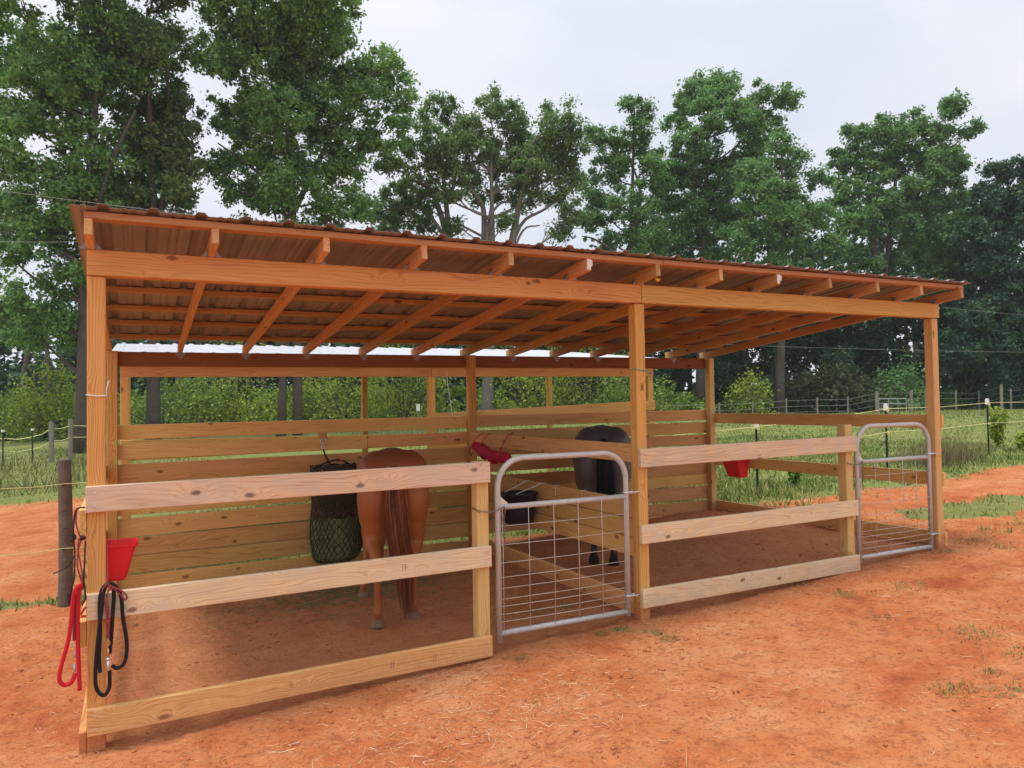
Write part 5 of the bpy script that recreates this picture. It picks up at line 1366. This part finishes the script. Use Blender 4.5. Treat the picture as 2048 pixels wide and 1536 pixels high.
weed('lower leafy weed at the right picture edge beyond the tape', 15.9, 3.9, 0.42, 5, M['leaf_y'], 0.045, 6)
weed('leafy weed at the foot of the paddock fence behind the right stall', 9.6, 3.9, 0.35, 6, M['leaf_u'], 0.03, 7)
x_, y_ = 13.3 + rng.normal(size=900) * 0.45, 3.9 + rng.normal(size=900) * 0.25
grass_mesh('dry_grass', 'clump of tall dry seeding grass below the paddock tape', x_, y_, rng.uniform(0.2, 0.55, 900), rng.uniform(0.006, 0.012, 900), strands('dry_stems', (0.15, 0.12, 0.06), (0.24, 0.19, 0.10), (0.16, 0.17, 0.06)), rng, 0.22)
x_, y_ = rng.uniform(-6, -0.5, 2200), rng.uniform(15.5, 24, 2200)
kp = rng.uniform(0, 1, 2200) < np.clip((fbm(x_ * 0.9, y_ * 0.9, 44) - 0.4) * 4, 0.05, 1); x_, y_ = x_[kp], y_[kp]
grass_mesh('tall_weeds', 'coarse tall weeds round the left field fence', x_, y_, rng.uniform(0.15, 0.6, len(x_)), rng.uniform(0.012, 0.03, len(x_)), strands('weed_stems', (0.08, 0.12, 0.03), (0.15, 0.17, 0.05), (0.22, 0.15, 0.07)), rng, 0.3)
# straw
def straw(name, label, x, y, ln, rng):
    n = len(x); a = rng.uniform(0, 6.28, n)
    pos = np.stack([x, y, gzd(x, y) + rng.uniform(0.004, 0.014, n)], 1)
    d = np.stack([np.cos(a), np.sin(a), rng.normal(size=n) * 0.08], 1); d /= np.linalg.norm(d, axis=1, keepdims=True)
    V, Q = blades(n, pos, d, ln, rng.uniform(0.0012, 0.0028, n), rng)
    tag(mesh_np(name, V, Q, M['straw'], quads=True), label, 'straw', kind='stuff')
xa, ya = scatter(6500, -0.8, 7.5, -3.2, 3.2, rng)
kp = rng.uniform(0, 1, len(xa)) < np.clip((fbm(xa * 1.3, ya * 1.3, 88) - 0.45) * 4, 0.06, 1)
x2, y2 = 2.0 + rng.normal(size=1300) * 0.6, -0.8 + rng.normal(size=1300) * 0.32
xa = np.concatenate([xa[kp], x2]); ya = np.concatenate([ya[kp], y2])
straw('straw_litter', 'thin pale straw scattered over the red clay', xa, ya, rng.uniform(0.015, 0.075, len(xa)) * np.where(rng.uniform(size=len(xa)) < 0.08, 2.2, 1), rng)
# hay dropped under the net
x2, y2 = 2.05 + rng.normal(size=5000) * 0.55, 2.55 + rng.normal(size=5000) * 0.42
x2, y2 = np.clip(x2, 0.2, 3.5), np.clip(y2, 1.2, 3.2)
n_ = len(x2); a = rng.uniform(0, 6.28, n_); d = np.stack([np.cos(a), np.sin(a), rng.normal(size=n_) * 0.12], 1)
V, Q = blades(n_, np.stack([x2, y2, gzd(x2, y2) + 0.008], 1), d, rng.uniform(0.03, 0.1, n_), np.full(n_, 0.004), rng)
tag(mesh_np('dropped_hay', V, Q, M['hay'], quads=True), 'wisps of hay dropped on the stall floor below the net', 'hay', kind='stuff')
# clods and crumbs of clay
n_ = 17000
xc, yc = scatter(n_, -1.5, 10.5, -3.4, 3.2, rng)
kp = rng.uniform(0, 1, n_) < np.clip((fbm(xc * 1.6, yc * 1.6, 99) - 0.38) * 3, 0.1, 1) * (1 - 0.8 * grassiness(xc, yc))
xc, yc = xc[kp], yc[kp]; n_ = len(xc)
oct_ = np.array([(1,0,0),(0,1,0),(-1,0,0),(0,-1,0),(0,0,1),(0,0,-1)], float); of = np.array([(0,1,4),(1,2,4),(2,3,4),(3,0,4),(1,0,5),(2,1,5),(3,2,5),(0,3,5)])
sz = 0.0035 + 0.012 * rng.uniform(0, 1, n_) ** 4
vv = oct_[None] * (rng.uniform(0.6, 1.35, (n_, 6, 3)) * sz[:, None, None]) * np.array((1.15, 1.15, 0.7))
an = rng.uniform(0, 6.28, n_); ca, sa = np.cos(an)[:, None], np.sin(an)[:, None]
vx = vv[..., 0] * ca - vv[..., 1] * sa; vy = vv[..., 0] * sa + vv[..., 1] * ca
vv = np.stack([vx, vy, vv[..., 2]], -1) + np.stack([xc, yc, gzd(xc, yc) + sz * 0.2], 1)[:, None]
V = vv.reshape(-1, 3); F = ((np.arange(n_) * 6)[:, None, None] + of[None]).reshape(-1, 3)
tag(mesh_np('clay_crumbs', V, F, M['clod'], None), 'crumbs and small clods of dry red clay', 'soil', kind='stuff')
print('LEAVES', TREES, sum(len(o.data.loops) - 2 * len(o.data.polygons) for o in bpy.data.objects if o.type == 'MESH'))

# ================================================================== HAZE
mb = MB(); mb.box((-150, -30, -3.0), (150, 130, 34.0))
m = bpy.data.materials.new('humid_air'); m.use_nodes = True; nt = m.node_tree; nt.nodes.clear()
pv = nt.nodes.new('ShaderNodeVolumePrincipled'); pv.inputs['Color'].default_value = (0.86, 0.92, 0.97, 1); pv.inputs['Density'].default_value = 0.0006
om = nt.nodes.new('ShaderNodeOutputMaterial'); nt.links.new(pv.outputs[0], om.inputs['Volume'])
o = mb.build('haze', m, None); tag(o, 'faint humid haze in the air', 'haze', kind='stuff')
